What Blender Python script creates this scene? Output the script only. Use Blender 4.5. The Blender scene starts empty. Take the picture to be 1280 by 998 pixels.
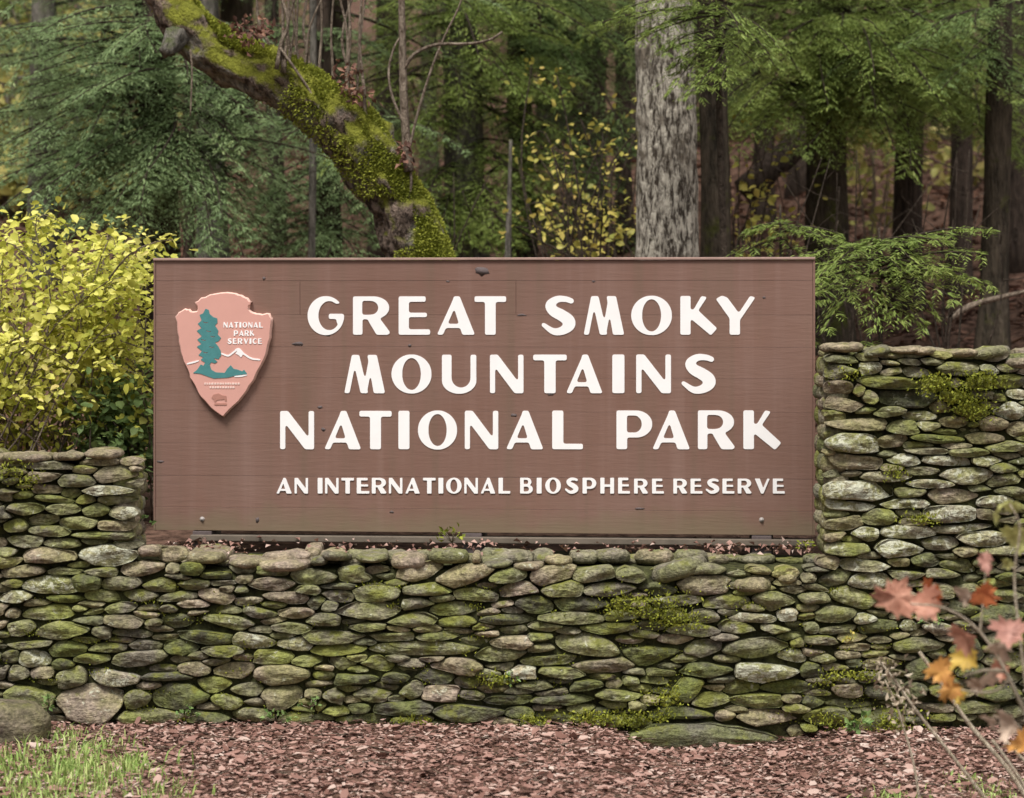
import bpy, bmesh, math, random
import numpy as np
from mathutils import Vector, Matrix
R = math.radians
rng = np.random.default_rng(7)
random.seed(7)
SC = bpy.context.scene
COL = SC.collection

# ---------------------------------------------------------------- camera, sky, sun, exposure
F, HZ, CX = 2987.0, 380.0, 640.0          # focal length, horizon row and centre column in photo pixels
CY, CH = -11.5, 2.02                      # camera stands 11.5 m in front of the wall, eye 2.02 m above its foot
cam_d = bpy.data.cameras.new('camera'); cam = bpy.data.objects.new('camera', cam_d); COL.objects.link(cam)
cam.location = (0, CY, CH); cam.rotation_euler = (R(90), 0, 0)
cam_d.sensor_width = 36; cam_d.lens = F / 1280 * 36; cam_d.shift_y = (HZ - 499) / 1280
cam_d.clip_start = 0.1; cam_d.clip_end = 2000
cam_d.dof.use_dof = True; cam_d.dof.focus_distance = 11.9; cam_d.dof.aperture_fstop = 2.6
SC.camera = cam

SUN_EL, SUN_AZ = 60, -28                  # elevation; azimuth from -Y (behind the camera) towards -X (left)
world = bpy.data.worlds.new('World'); SC.world = world; world.use_nodes = True
wn = world.node_tree; wn.nodes.clear()
sky = wn.nodes.new('ShaderNodeTexSky'); sky.sky_type = 'NISHITA'; sky.sun_disc = False
sky.sun_elevation = R(SUN_EL); sky.sun_rotation = R(180 + SUN_AZ); sky.dust_density = 4.0; sky.air_density = 1.0
bw = wn.nodes.new('ShaderNodeRGBToBW'); mixw = wn.nodes.new('ShaderNodeMix'); mixw.data_type = 'RGBA'
mixw.inputs[0].default_value = 0.86       # cloud cover: the sky's colour is nearly neutral
bg = wn.nodes.new('ShaderNodeBackground'); bg.inputs[1].default_value = 0.115
wo = wn.nodes.new('ShaderNodeOutputWorld')
wn.links.new(sky.outputs[0], bw.inputs[0]); wn.links.new(sky.outputs[0], mixw.inputs[6]); wn.links.new(bw.outputs[0], mixw.inputs[7])
wn.links.new(mixw.outputs[2], bg.inputs[0]); wn.links.new(bg.outputs[0], wo.inputs[0])
sun_d = bpy.data.lights.new('sun', 'SUN'); sun_d.energy = 3.4; sun_d.angle = R(18); sun_d.color = (1, .972, .935)
sun = bpy.data.objects.new('sun', sun_d); COL.objects.link(sun)
sdir = Vector((math.sin(R(SUN_AZ)) * math.cos(R(SUN_EL)), -math.cos(R(SUN_AZ)) * math.cos(R(SUN_EL)), math.sin(R(SUN_EL))))
sun.rotation_euler = sdir.to_track_quat('Z', 'Y').to_euler(); sun.location = (-4, -8, 12)
SC.view_settings.view_transform = 'Standard'; SC.view_settings.look = 'None'; SC.view_settings.gamma = 1
SC.view_settings.exposure = 0.5
SC.cycles.use_denoising = True; SC.cycles.max_bounces = 6; SC.cycles.diffuse_bounces = 4; SC.cycles.transmission_bounces = 4

# ---------------------------------------------------------------- helpers
def P(px, py, d):                          # a photo pixel at a distance d from the camera, in the world
    return np.array([(px - CX) / F * d, CY + d, CH - (py - HZ) / F * d])

def vnoise(p, seed=0):
    p = np.asarray(p, float); i = np.floor(p).astype(np.int64); f = p - i; f = f * f * (3 - 2 * f)
    def h(ix, iy, iz):
        n = (ix * 374761393 + iy * 668265263 + iz * 2147483647 + seed * 974634777) & 0xffffffff
        n = ((n ^ (n >> 13)) * 1274126177) & 0xffffffff
        n = ((n ^ (n >> 16)) * 2246822519) & 0xffffffff
        return ((n ^ (n >> 15)) & 0xffff) / 65535.0
    r = 0
    for a in (0, 1):
        for b in (0, 1):
            for c in (0, 1):
                w = (f[..., 0] if a else 1 - f[..., 0]) * (f[..., 1] if b else 1 - f[..., 1]) * (f[..., 2] if c else 1 - f[..., 2])
                r = r + w * h(i[..., 0] + a, i[..., 1] + b, i[..., 2] + c)
    return r * 2 - 1

def fbm(p, oct=3, seed=0):
    p = np.asarray(p, float); r = 0; a = 1
    for k in range(oct): r = r + a * vnoise(p * 2 ** k, seed + k); a *= .5
    return r

def mesh(name, verts, faces, mat, smooth=False):
    me = bpy.data.meshes.new(name)
    if isinstance(faces, np.ndarray):
        faces = [faces]
    if isinstance(faces, list) and faces and isinstance(faces[0], np.ndarray):
        verts = np.asarray(verts, np.float32)
        me.vertices.add(len(verts)); me.vertices.foreach_set('co', verts.ravel())
        idx = np.concatenate([f.ravel() for f in faces]); n = np.concatenate([np.full(len(f), f.shape[1]) for f in faces])
        st = np.concatenate([[0], np.cumsum(n)[:-1]])
        me.loops.add(len(idx)); me.loops.foreach_set('vertex_index', idx.astype(np.int32))
        me.polygons.add(len(n)); me.polygons.foreach_set('loop_start', st.astype(np.int32))
        try: me.polygons.foreach_set('loop_total', n.astype(np.int32))
        except Exception: pass
        me.update(calc_edges=True); me.validate()
    else:
        me.from_pydata([tuple(v) for v in verts], [], [tuple(int(i) for i in f) for f in faces])
    if mat: me.materials.append(mat)
    if smooth: me.polygons.foreach_set('use_smooth', np.ones(len(me.polygons), bool))
    me.update()
    return me

def obj(name, me, parent=None, loc=(0, 0, 0)):
    o = bpy.data.objects.new(name, me); COL.objects.link(o); o.location = loc
    if parent is not None: o.parent = parent
    return o

def part(name, verts, faces, mat, parent, smooth=False, loc=(0, 0, 0)):
    return obj(name, mesh(name, verts, faces, mat, smooth), parent, loc)

def tag(o, label=None, cat=None, group=None, kind=None):
    if label: o['label'] = label
    if cat: o['category'] = cat
    if group: o['group'] = group
    if kind: o['kind'] = kind
    return o

def empty(name, loc=(0, 0, 0), rz=0):
    o = bpy.data.objects.new(name, None); COL.objects.link(o); o.location = loc; o.rotation_euler = (0, 0, rz)
    o.empty_display_size = .1
    return o

def copy_tree(o, loc, rz, s):
    c = o.copy(); COL.objects.link(c); c.location = loc; c.rotation_euler = (0, 0, rz); c.scale = (s, s, s)
    for ch in o.children:
        k = ch.copy(); COL.objects.link(k); k.parent = c
    return c

class Bag:                                 # collects shapes for one mesh
    def __init__(s): s.v = []; s.f = []; s.n = 0
    def add(s, v, f):
        v = np.asarray(v, float).reshape(-1, 3)
        if not isinstance(f, list): f = [f]
        for q in f: s.f.append(np.asarray(q) + s.n)
        s.v.append(v); s.n += len(v)
    def mesh(s, name, mat, smooth=False):
        by = {}
        for q in s.f: by.setdefault(q.shape[1], []).append(q)
        return mesh(name, np.concatenate(s.v), [np.concatenate(k) for k in by.values()], mat, smooth)

def norm(v): return v / np.maximum(np.linalg.norm(v, axis=-1, keepdims=True), 1e-9)

def tube(path, rad, segs=8, amp=0, scale=4.0, seed=0, close=True, stretch=1.0):
    path = np.asarray(path, float); n = len(path); rad = np.broadcast_to(np.asarray(rad, float), (n,))
    t = norm(np.gradient(path, axis=0)); ref = np.array([1.0, 0, 0]) if abs(t[0][0]) < .8 else np.array([0, 1.0, 0])
    vs = []; a = np.linspace(0, 2 * math.pi, segs, endpoint=False); arc = np.concatenate([[0], np.cumsum(np.linalg.norm(np.diff(path, axis=0), axis=1))])
    for i in range(n):
        ref = norm(ref - t[i] * np.dot(ref, t[i])); b = np.cross(t[i], ref)
        r = rad[i]
        if amp:
            q = np.stack([np.cos(a) * r * scale, np.sin(a) * r * scale, np.full(segs, arc[i] * scale * stretch)], -1)
            r = r * (1 + amp * fbm(q, 3, seed))
        else: r = np.full(segs, r)
        vs.append(path[i] + (np.cos(a) * r)[:, None] * ref + (np.sin(a) * r)[:, None] * b)
    v = np.concatenate(vs); k = np.arange(segs); k2 = (k + 1) % segs
    f = np.concatenate([np.stack([i * segs + k, i * segs + k2, (i + 1) * segs + k2, (i + 1) * segs + k], -1) for i in range(n - 1)])
    fs = [f]
    if close:
        v = np.concatenate([v, path[:1], path[-1:]])
        fs.append(np.concatenate([np.stack([k2, k, np.full(segs, n * segs)], -1), np.stack([(n - 1) * segs + k, (n - 1) * segs + k2, np.full(segs, n * segs + 1)], -1)]))
    return v, fs

def curve_pts(pts, n=20):                  # smooth path through the points (Catmull-Rom)
    p = np.asarray(pts, float); q = np.concatenate([[2 * p[0] - p[1]], p, [2 * p[-1] - p[-2]]]); out = []
    m = len(p) - 1
    for u in np.linspace(0, m - 1e-6, n):
        i = int(u); t = u - i; a, b, c, d = q[i:i + 4]
        out.append(.5 * (2 * b + (c - a) * t + (2 * a - 5 * b + 4 * c - d) * t * t + (3 * b - a - 3 * c + d) * t ** 3))
    return np.array(out)

def box(x0, x1, y0, y1, z0, z1):
    v = [(x0, y0, z0), (x1, y0, z0), (x1, y1, z0), (x0, y1, z0), (x0, y0, z1), (x1, y0, z1), (x1, y1, z1), (x0, y1, z1)]
    return np.array(v, float), np.array([(0, 3, 2, 1), (4, 5, 6, 7), (0, 1, 5, 4), (1, 2, 6, 5), (2, 3, 7, 6), (3, 0, 4, 7)])

def bevel_box(x0, x1, y0, y1, z0, z1, b, mat, name):
    bm = bmesh.new(); v, f = box(x0, x1, y0, y1, z0, z1); bv = [bm.verts.new(p) for p in v]
    for q in f: bm.faces.new([bv[i] for i in q])
    bmesh.ops.bevel(bm, geom=list(bm.edges), offset=b, segments=2, affect='EDGES', profile=.6)
    me = bpy.data.meshes.new(name); bm.to_mesh(me); bm.free(); me.materials.append(mat); return me

def leaves(Pn, D, N, L, W, fold=.25, curl=.0):
    """folded rhombic leaves: base, left, tip, right; two triangles each"""
    Pn = np.asarray(Pn); D = norm(D); S = norm(np.cross(D, N)); U = np.cross(S, D)
    L = np.asarray(L)[:, None]; W = np.asarray(W)[:, None]
    mid = Pn + D * L * .45
    v = np.stack([Pn, mid + S * W * .5 + U * W * fold, Pn + D * L - U * L * curl, mid - S * W * .5 + U * W * fold], 1)
    n = len(Pn); i = np.arange(n)[:, None] * 4
    return v.reshape(-1, 3), np.concatenate([i + np.array([[0, 1, 2]]), i + np.array([[0, 2, 3]])])

def round_leaves(Pn, D, N, L, W, fold=.15, curl=.1):
    """rounder blades: two folded halves of four corners each"""
    Pn = np.asarray(Pn); D = norm(D); S = norm(np.cross(D, N)); U = np.cross(S, D); L = np.asarray(L)[:, None]; W = np.asarray(W)[:, None]
    q = lambda t, w: Pn + D * L * t + S * W * w + U * (W * abs(w) * fold * 2 - L * curl * t * t)
    v = np.stack([q(0, 0), q(.22, .42), q(.62, .46), q(1, 0), q(.62, -.46), q(.22, -.42)], 1); i = np.arange(len(Pn))[:, None] * 6
    return v.reshape(-1, 3), np.concatenate([i + np.array([[0, 1, 2, 3]]), i + np.array([[0, 3, 4, 5]])])

def rdir(n, g=rng):
    return norm(g.normal(size=(n, 3)))

# ---------------------------------------------------------------- materials
def newmat(name):
    m = bpy.data.materials.new(name); m.use_nodes = True; nt = m.node_tree; nt.nodes.clear()
    return m, nt
def node(nt, typ, **kw):
    n = nt.nodes.new(typ)
    for k, v in kw.items():
        if k.startswith('i_'):
            key = k[2:]; n.inputs[int(key) if key.isdigit() else key.replace('_', ' ')].default_value = v
        else: setattr(n, k, v)
    return n
def ramp(nt, fac, stops, interp='LINEAR'):
    r = node(nt, 'ShaderNodeValToRGB'); cr = r.color_ramp; cr.interpolation = interp
    while len(cr.elements) < len(stops): cr.elements.new(.5)
    for e, (p, c) in zip(cr.elements, stops):
        e.position = p; e.color = (c[0], c[1], c[2], 1) if not isinstance(c, (int, float)) else (c, c, c, 1)
    nt.links.new(fac, r.inputs[0]); return r.outputs[0]
def noise(nt, vec, scale, detail=4, rough=.55, dist=0):
    n = node(nt, 'ShaderNodeTexNoise'); n.inputs['Scale'].default_value = scale; n.inputs['Detail'].default_value = detail
    n.inputs['Roughness'].default_value = rough; n.inputs['Distortion'].default_value = dist
    if vec is not None: nt.links.new(vec, n.inputs['Vector'])
    return n.outputs[0]
def mixc(nt, fac, a, b, typ='MIX'):
    m = node(nt, 'ShaderNodeMix', data_type='RGBA', blend_type=typ)
    for s, v in ((0, fac), (6, a), (7, b)):
        if hasattr(v, 'is_linked'): nt.links.new(v, m.inputs[s])
        elif isinstance(v, (int, float)): m.inputs[s].default_value = v if s == 0 else (v, v, v, 1)
        else: m.inputs[s].default_value = (*v, 1)
    return m.outputs[2]
def math_(nt, op, a, b=0.0, clamp=False):
    m = node(nt, 'ShaderNodeMath', operation=op, use_clamp=clamp)
    for s, v in ((0, a), (1, b)):
        if hasattr(v, 'is_linked'): nt.links.new(v, m.inputs[s])
        else: m.inputs[s].default_value = v
    return m.outputs[0]
def coords(nt, out='Object', scale=(1, 1, 1)):
    t = node(nt, 'ShaderNodeTexCoord'); mp = node(nt, 'ShaderNodeMapping'); mp.inputs['Scale'].default_value = scale
    nt.links.new(t.outputs[out], mp.inputs[0]); return mp.outputs[0]
def world_pos(nt, scale=(1, 1, 1)):
    g = node(nt, 'ShaderNodeNewGeometry'); mp = node(nt, 'ShaderNodeMapping'); mp.inputs['Scale'].default_value = scale
    nt.links.new(g.outputs['Position'], mp.inputs[0]); return mp.outputs[0]
def finish(nt, col, rough=.8, bump=None, bstr=.4, bdist=.02, spec=.3, extra=None):
    b = node(nt, 'ShaderNodeBsdfPrincipled'); o = node(nt, 'ShaderNodeOutputMaterial')
    if hasattr(col, 'is_linked'): nt.links.new(col, b.inputs['Base Color'])
    else: b.inputs['Base Color'].default_value = (*col, 1)
    if hasattr(rough, 'is_linked'): nt.links.new(rough, b.inputs['Roughness'])
    else: b.inputs['Roughness'].default_value = rough
    b.inputs['Specular IOR Level'].default_value = spec
    if bump is not None:
        bp = node(nt, 'ShaderNodeBump'); bp.inputs['Strength'].default_value = bstr; bp.inputs['Distance'].default_value = bdist
        nt.links.new(bump, bp.inputs['Height']); nt.links.new(bp.outputs[0], b.inputs['Normal'])
    s = b.outputs[0]
    nt.links.new(s, o.inputs[0]); return b

def leaf_mat(name, stops, trans=.3, rough=.55, nscale=1.2, shift=.25, spec=.25):
    """colour varies from leaf to leaf (random per island) and in patches"""
    m, nt = newmat(name); g = node(nt, 'ShaderNodeNewGeometry')
    nz = noise(nt, world_pos(nt), nscale, 2)
    fac = math_(nt, 'ADD', math_(nt, 'MULTIPLY', g.outputs['Random Per Island'], 1 - shift), math_(nt, 'MULTIPLY', math_(nt, 'SUBTRACT', nz, .25), shift * 2), True)
    c = ramp(nt, fac, stops)
    b = finish(nt, c, rough, spec=spec)
    tr = node(nt, 'ShaderNodeBsdfTranslucent'); nt.links.new(c, tr.inputs[0]); mx = node(nt, 'ShaderNodeMixShader'); mx.inputs[0].default_value = trans
    o = [n for n in nt.nodes if n.type == 'OUTPUT_MATERIAL'][0]
    nt.links.new(b.outputs[0], mx.inputs[1]); nt.links.new(tr.outputs[0], mx.inputs[2]); nt.links.new(mx.outputs[0], o.inputs[0])
    return m

def stone_mat(name, per_object=True):
    """fieldstone; object colour: r = moss cover, g = lichen cover, b = brown-grey tint, a = tone"""
    m, nt = newmat(name); pos = world_pos(nt)
    if per_object:
        oi = node(nt, 'ShaderNodeObjectInfo'); sp = node(nt, 'ShaderNodeSeparateColor'); nt.links.new(oi.outputs['Color'], sp.inputs[0])
        moss, lich, brown, tone = sp.outputs[0], sp.outputs[1], sp.outputs[2], oi.outputs['Alpha']
    else:
        g = node(nt, 'ShaderNodeNewGeometry'); ri = g.outputs['Random Per Island']
        moss = math_(nt, 'MULTIPLY', ri, .7); lich = math_(nt, 'MULTIPLY', math_(nt, 'FRACT', math_(nt, 'MULTIPLY', ri, 7.3)), .4)
        brown = math_(nt, 'FRACT', math_(nt, 'MULTIPLY', ri, 13.7)); tone = math_(nt, 'ADD', .3, math_(nt, 'MULTIPLY', math_(nt, 'FRACT', math_(nt, 'MULTIPLY', ri, 29.1)), .5))
    base = mixc(nt, brown, (.17, .165, .13), (.27, .215, .175))
    n1 = noise(nt, pos, 14, 5, .62); n2 = noise(nt, pos, 55, 4, .6); n3 = noise(nt, world_pos(nt, (1, 1, 3.2)), 26, 4)
    base = mixc(nt, ramp(nt, n1, [(.28, .0), (.72, 1.0)]), mixc(nt, 1.0, base, (.52, .5, .46), 'MULTIPLY'), mixc(nt, 1.0, base, (1.45, 1.42, 1.35), 'MULTIPLY'))
    base = mixc(nt, math_(nt, 'MULTIPLY', ramp(nt, n3, [(.45, 0.0), (.62, 1.0)]), .45), base, mixc(nt, 1.0, base, (.62, .6, .6), 'MULTIPLY'))
    tc = node(nt, 'ShaderNodeCombineColor')
    tv = math_(nt, 'ADD', math_(nt, 'MULTIPLY', tone, 1.3), .10)
    for k in range(3): nt.links.new(tv, tc.inputs[k])
    base = mixc(nt, 1.0, base, tc.outputs[0], 'MULTIPLY')
    # algae film: yellowish green in soft patches
    al = math_(nt, 'MULTIPLY', ramp(nt, math_(nt, 'ADD', math_(nt, 'MULTIPLY', noise(nt, pos, 2.6, 3, .6), .6), math_(nt, 'MULTIPLY', noise(nt, pos, 11, 4, .6), .4)), [(.40, 0.0), (.60, 1.0)]), math_(nt, 'ADD', .36, math_(nt, 'MULTIPLY', moss, 1.0)), True)
    base = mixc(nt, al, base, mixc(nt, 1.0, mixc(nt, .35, base, (.28, .31, .11)), (.94, 1.02, .52), 'MULTIPLY'))
    base = mixc(nt, 1.0, base, mixc(nt, ramp(nt, n2, [(.34, 0.0), (.66, 1.0)]), (.62, .62, .62), (1.36, 1.36, 1.34)), 'MULTIPLY')
    # crusty pale lichen
    vo = noise(nt, pos, 24, 5, .7, .6)
    lf = ramp(nt, math_(nt, 'ADD', vo, math_(nt, 'MULTIPLY', lich, .24)), [(.70, 0.0), (.77, 1.0)])
    lcol = mixc(nt, n2, (.28, .29, .20), (.56, .55, .44))
    base = mixc(nt, math_(nt, 'MULTIPLY', lf, .85), base, lcol)
    # moss cushions where rain settles
    ge = node(nt, 'ShaderNodeNewGeometry'); sx = node(nt, 'ShaderNodeSeparateXYZ'); nt.links.new(ge.outputs['Normal'], sx.inputs[0])
    mv = math_(nt, 'ADD', math_(nt, 'ADD', noise(nt, pos, 9, 5, .65), math_(nt, 'MULTIPLY', sx.outputs[2], .10)), math_(nt, 'MULTIPLY', moss, .26))
    mf = ramp(nt, mv, [(.69, 0.0), (.80, 1.0)])
    mcol = mixc(nt, noise(nt, pos, 40, 3), (.055, .06, .014), (.22, .22, .045))
    base = mixc(nt, math_(nt, 'MULTIPLY', mf, .92), base, mcol)
    h = math_(nt, 'ADD', math_(nt, 'MULTIPLY', n1, 1.0), math_(nt, 'ADD', math_(nt, 'MULTIPLY', n2, .45), math_(nt, 'MULTIPLY', n3, .5)))
    finish(nt, base, .85, h, 1.0, .022, .22)
    return m

def bark_mat(name, dark, light, sc=(1, 1, .22), scale=16, moss=0.0, mosscol=(.09, .10, .02), patch=None, mossup=.35, lo=.38, hi=.62):
    m, nt = newmat(name); pos = world_pos(nt, sc)
    n1 = noise(nt, pos, scale, 6, .68, .4); n2 = noise(nt, pos, scale * 3.2, 4)
    c = mixc(nt, ramp(nt, math_(nt, 'ADD', math_(nt, 'MULTIPLY', n1, .75), math_(nt, 'MULTIPLY', n2, .25)), [(lo, 0.0), (hi, 1.0)]), dark, light)
    if patch:
        c = mixc(nt, ramp(nt, noise(nt, world_pos(nt), 2.6, 5, .65), [(.52, 0.0), (.60, 1.0)]), c, mixc(nt, ramp(nt, n1, [(.4, 0.0), (.6, 1.0)]), [k * .35 for k in patch], patch))
    if moss:
        ge = node(nt, 'ShaderNodeNewGeometry'); sx = node(nt, 'ShaderNodeSeparateXYZ'); nt.links.new(ge.outputs['Normal'], sx.inputs[0])
        up = math_(nt, 'ADD', math_(nt, 'MULTIPLY', sx.outputs[2], .86), math_(nt, 'MULTIPLY', sx.outputs[1], -.5))
        mv = math_(nt, 'ADD', noise(nt, world_pos(nt), 5, 5, .65), math_(nt, 'ADD', math_(nt, 'MULTIPLY', up, mossup), moss - .35))
        mc = mixc(nt, noise(nt, world_pos(nt), 30, 3), [k * .45 for k in mosscol], [k * 1.7 for k in mosscol])
        c = mixc(nt, ramp(nt, mv, [(.48, 0.0), (.62, 1.0)]), c, mc)
    finish(nt, c, .9, math_(nt, 'ADD', n1, math_(nt, 'MULTIPLY', n2, .5)), 1.0, .05, .15)
    return m

M = {}
M['stone'] = stone_mat('fieldstone'); M['rubble'] = stone_mat('small_fieldstone', False)
def _soil(name, a, b, sc):
    m, nt = newmat(name); n = noise(nt, world_pos(nt), sc, 6, .65); finish(nt, mixc(nt, ramp(nt, n, [(.35, 0.0), (.65, 1.0)]), a, b), .95, n, .8, .03, .1); return m
M['core'] = _soil('dark_joint_soil', (.018, .017, .010), (.075, .078, .030), 22)
M['earth'] = _soil('leaf_mould', (.04, .022, .016), (.17, .10, .072), 14)
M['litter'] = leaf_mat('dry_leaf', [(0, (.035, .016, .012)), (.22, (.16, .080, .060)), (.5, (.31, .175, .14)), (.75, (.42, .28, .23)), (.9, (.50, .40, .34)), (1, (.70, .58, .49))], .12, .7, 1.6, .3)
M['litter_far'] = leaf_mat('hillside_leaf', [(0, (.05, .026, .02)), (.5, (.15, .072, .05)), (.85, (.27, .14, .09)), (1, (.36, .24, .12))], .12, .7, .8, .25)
M['grass'] = leaf_mat('grass_blade', [(0, (.14, .22, .05)), (.45, (.30, .43, .11)), (.75, (.46, .54, .19)), (1, (.60, .55, .30))], .3, .5, 3, .3)
M['moss'] = leaf_mat('moss_tuft', [(0, (.09, .11, .014)), (.6, (.26, .28, .035)), (1, (.42, .42, .07))], .2, .8, 4, .4)
M['chaff'] = leaf_mat('dry_chaff', [(0, (.20, .15, .10)), (.6, (.42, .34, .24)), (1, (.60, .52, .40))], .2)
M['weed'] = leaf_mat('weed_leaf', [(0, (.09, .17, .04)), (1, (.27, .38, .13))], .3)
M['shrub'] = leaf_mat('yellow_green_leaf', [(0, (.13, .16, .025)), (.22, (.36, .38, .055)), (.55, (.62, .60, .115)), (.9, (.76, .71, .24)), (1, (.72, .50, .20))], .38, .5, 2.2, .45)
M['yellow'] = leaf_mat('autumn_yellow_leaf', [(0, (.20, .22, .05)), (.4, (.46, .42, .09)), (.8, (.62, .50, .13)), (1, (.50, .28, .10))], .35, .5, 2, .35)
M['palegold'] = leaf_mat('pale_gold_leaf', [(0, (.20, .20, .06)), (.5, (.42, .40, .12)), (1, (.56, .44, .18))], .35, .5, 1, .3)
M['hem'] = leaf_mat('hemlock_needle', [(0, (.085, .13, .045)), (.45, (.17, .25, .085)), (.8, (.27, .35, .12)), (1, (.38, .43, .15))], .4, .5, 1.4, .5)
M['hemb'] = leaf_mat('hemlock_needle_blue', [(0, (.095, .14, .062)), (.45, (.195, .275, .12)), (.8, (.31, .40, .18)), (1, (.43, .50, .23))], .4, .5, 1.4, .5)
M['hemy'] = leaf_mat('hemlock_needle_light', [(0, (.10, .14, .035)), (.45, (.20, .27, .065)), (.8, (.31, .37, .10)), (1, (.41, .43, .13))], .4, .5, 1.4, .5)
M['bark_pale'] = bark_mat('pale_lichened_bark', (.05, .038, .028), (.55, .50, .41), (1, 1, .30), 30, .24, (.12, .11, .04), (.20, .165, .125), -.1, .43, .56)
M['bark_lean'] = bark_mat('mossy_rough_bark', (.05, .035, .026), (.25, .185, .145), (1, 1, .7), 24, .20, (.18, .185, .026), (.30, .27, .22), .42, .43, .57)
M['bark_dark'] = bark_mat('dark_hemlock_bark', (.022, .016, .012), (.095, .068, .052), (1, 1, .2), 20, .06, (.06, .065, .018), None, .1)
M['bark_moss'] = bark_mat('mossy_dark_bark', (.022, .018, .012), (.10, .078, .055), (1, 1, .2), 20, .22, (.065, .07, .016), None, .1)
M['bark_grey'] = bark_mat('grey_bark', (.055, .05, .042), (.20, .18, .15), (1, 1, .25), 18, .08, (.08, .09, .04))
M['twig'] = bark_mat('bare_twig_bark', (.11, .078, .055), (.36, .29, .22), (1, 1, .4), 40)
M['stalk'] = bark_mat('dry_stalk_skin', (.46, .37, .25), (.74, .63, .48), (1, 1, .2), 60)
M['branch'] = bark_mat('dark_twig_bark', (.03, .022, .016), (.10, .075, .055), (1, 1, .5), 30)

# ---------------------------------------------------------------- ground
def sstep(a, b, x):
    t = np.clip((x - a) / (b - a), 0, 1); return t * t * (3 - 2 * t)
GY = [-400, -30, -12, -3, 0.10, 0.32, .9, 2.0, 3.5, 6.5, 9.5, 13.5, 20, 33, 60, 110, 400]
GZ = [-1.0, -.1, 0.05, 0, 0, .70, .74, .84, 1.0, 1.72, 2.15, 2.9, 4.4, 7.9, 20, 38, 75]
def gz(x, y):
    x = np.asarray(x, float); y = np.asarray(y, float)
    z = np.interp(y, GY, GZ)
    dip = sstep(.35, .75, x) * (1 - .55 * sstep(1.25, 1.7, x)) * .11 * (1 - sstep(-.1, .3, y)) * sstep(-4, -1, y)
    p = np.stack([x * .55, y * .55, 0 * x], -1)
    amp = np.where(y > 2, np.clip((y - 2) * .06, 0, .55), .012 + .05 * sstep(2, 8, np.abs(y + 4)) * 0)
    return z - dip + amp * vnoise(p, 5)
gx = np.unique(np.concatenate([np.linspace(-300, -20, 15), np.linspace(-20, -5, 31), np.linspace(-5, 5, 101), np.linspace(5, 20, 31), np.linspace(20, 300, 15)]))
gy = np.unique(np.concatenate([np.linspace(-400, -20, 12), np.linspace(-20, -4, 17), np.linspace(-4, 1, 51), np.linspace(1, 20, 96), np.linspace(20, 60, 41), np.linspace(60, 400, 18)]))
X, Y = np.meshgrid(gx, gy); Z = gz(X, Y); nxg, nyg = len(gx), len(gy)
ii = (np.arange(nyg - 1)[:, None] * nxg + np.arange(nxg - 1)[None]).ravel()
ground = obj('ground', mesh('ground', np.stack([X, Y, Z], -1).reshape(-1, 3), np.stack([ii, ii + 1, ii + nxg + 1, ii + nxg], -1), M['earth'], True))
tag(ground, kind='structure')

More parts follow.
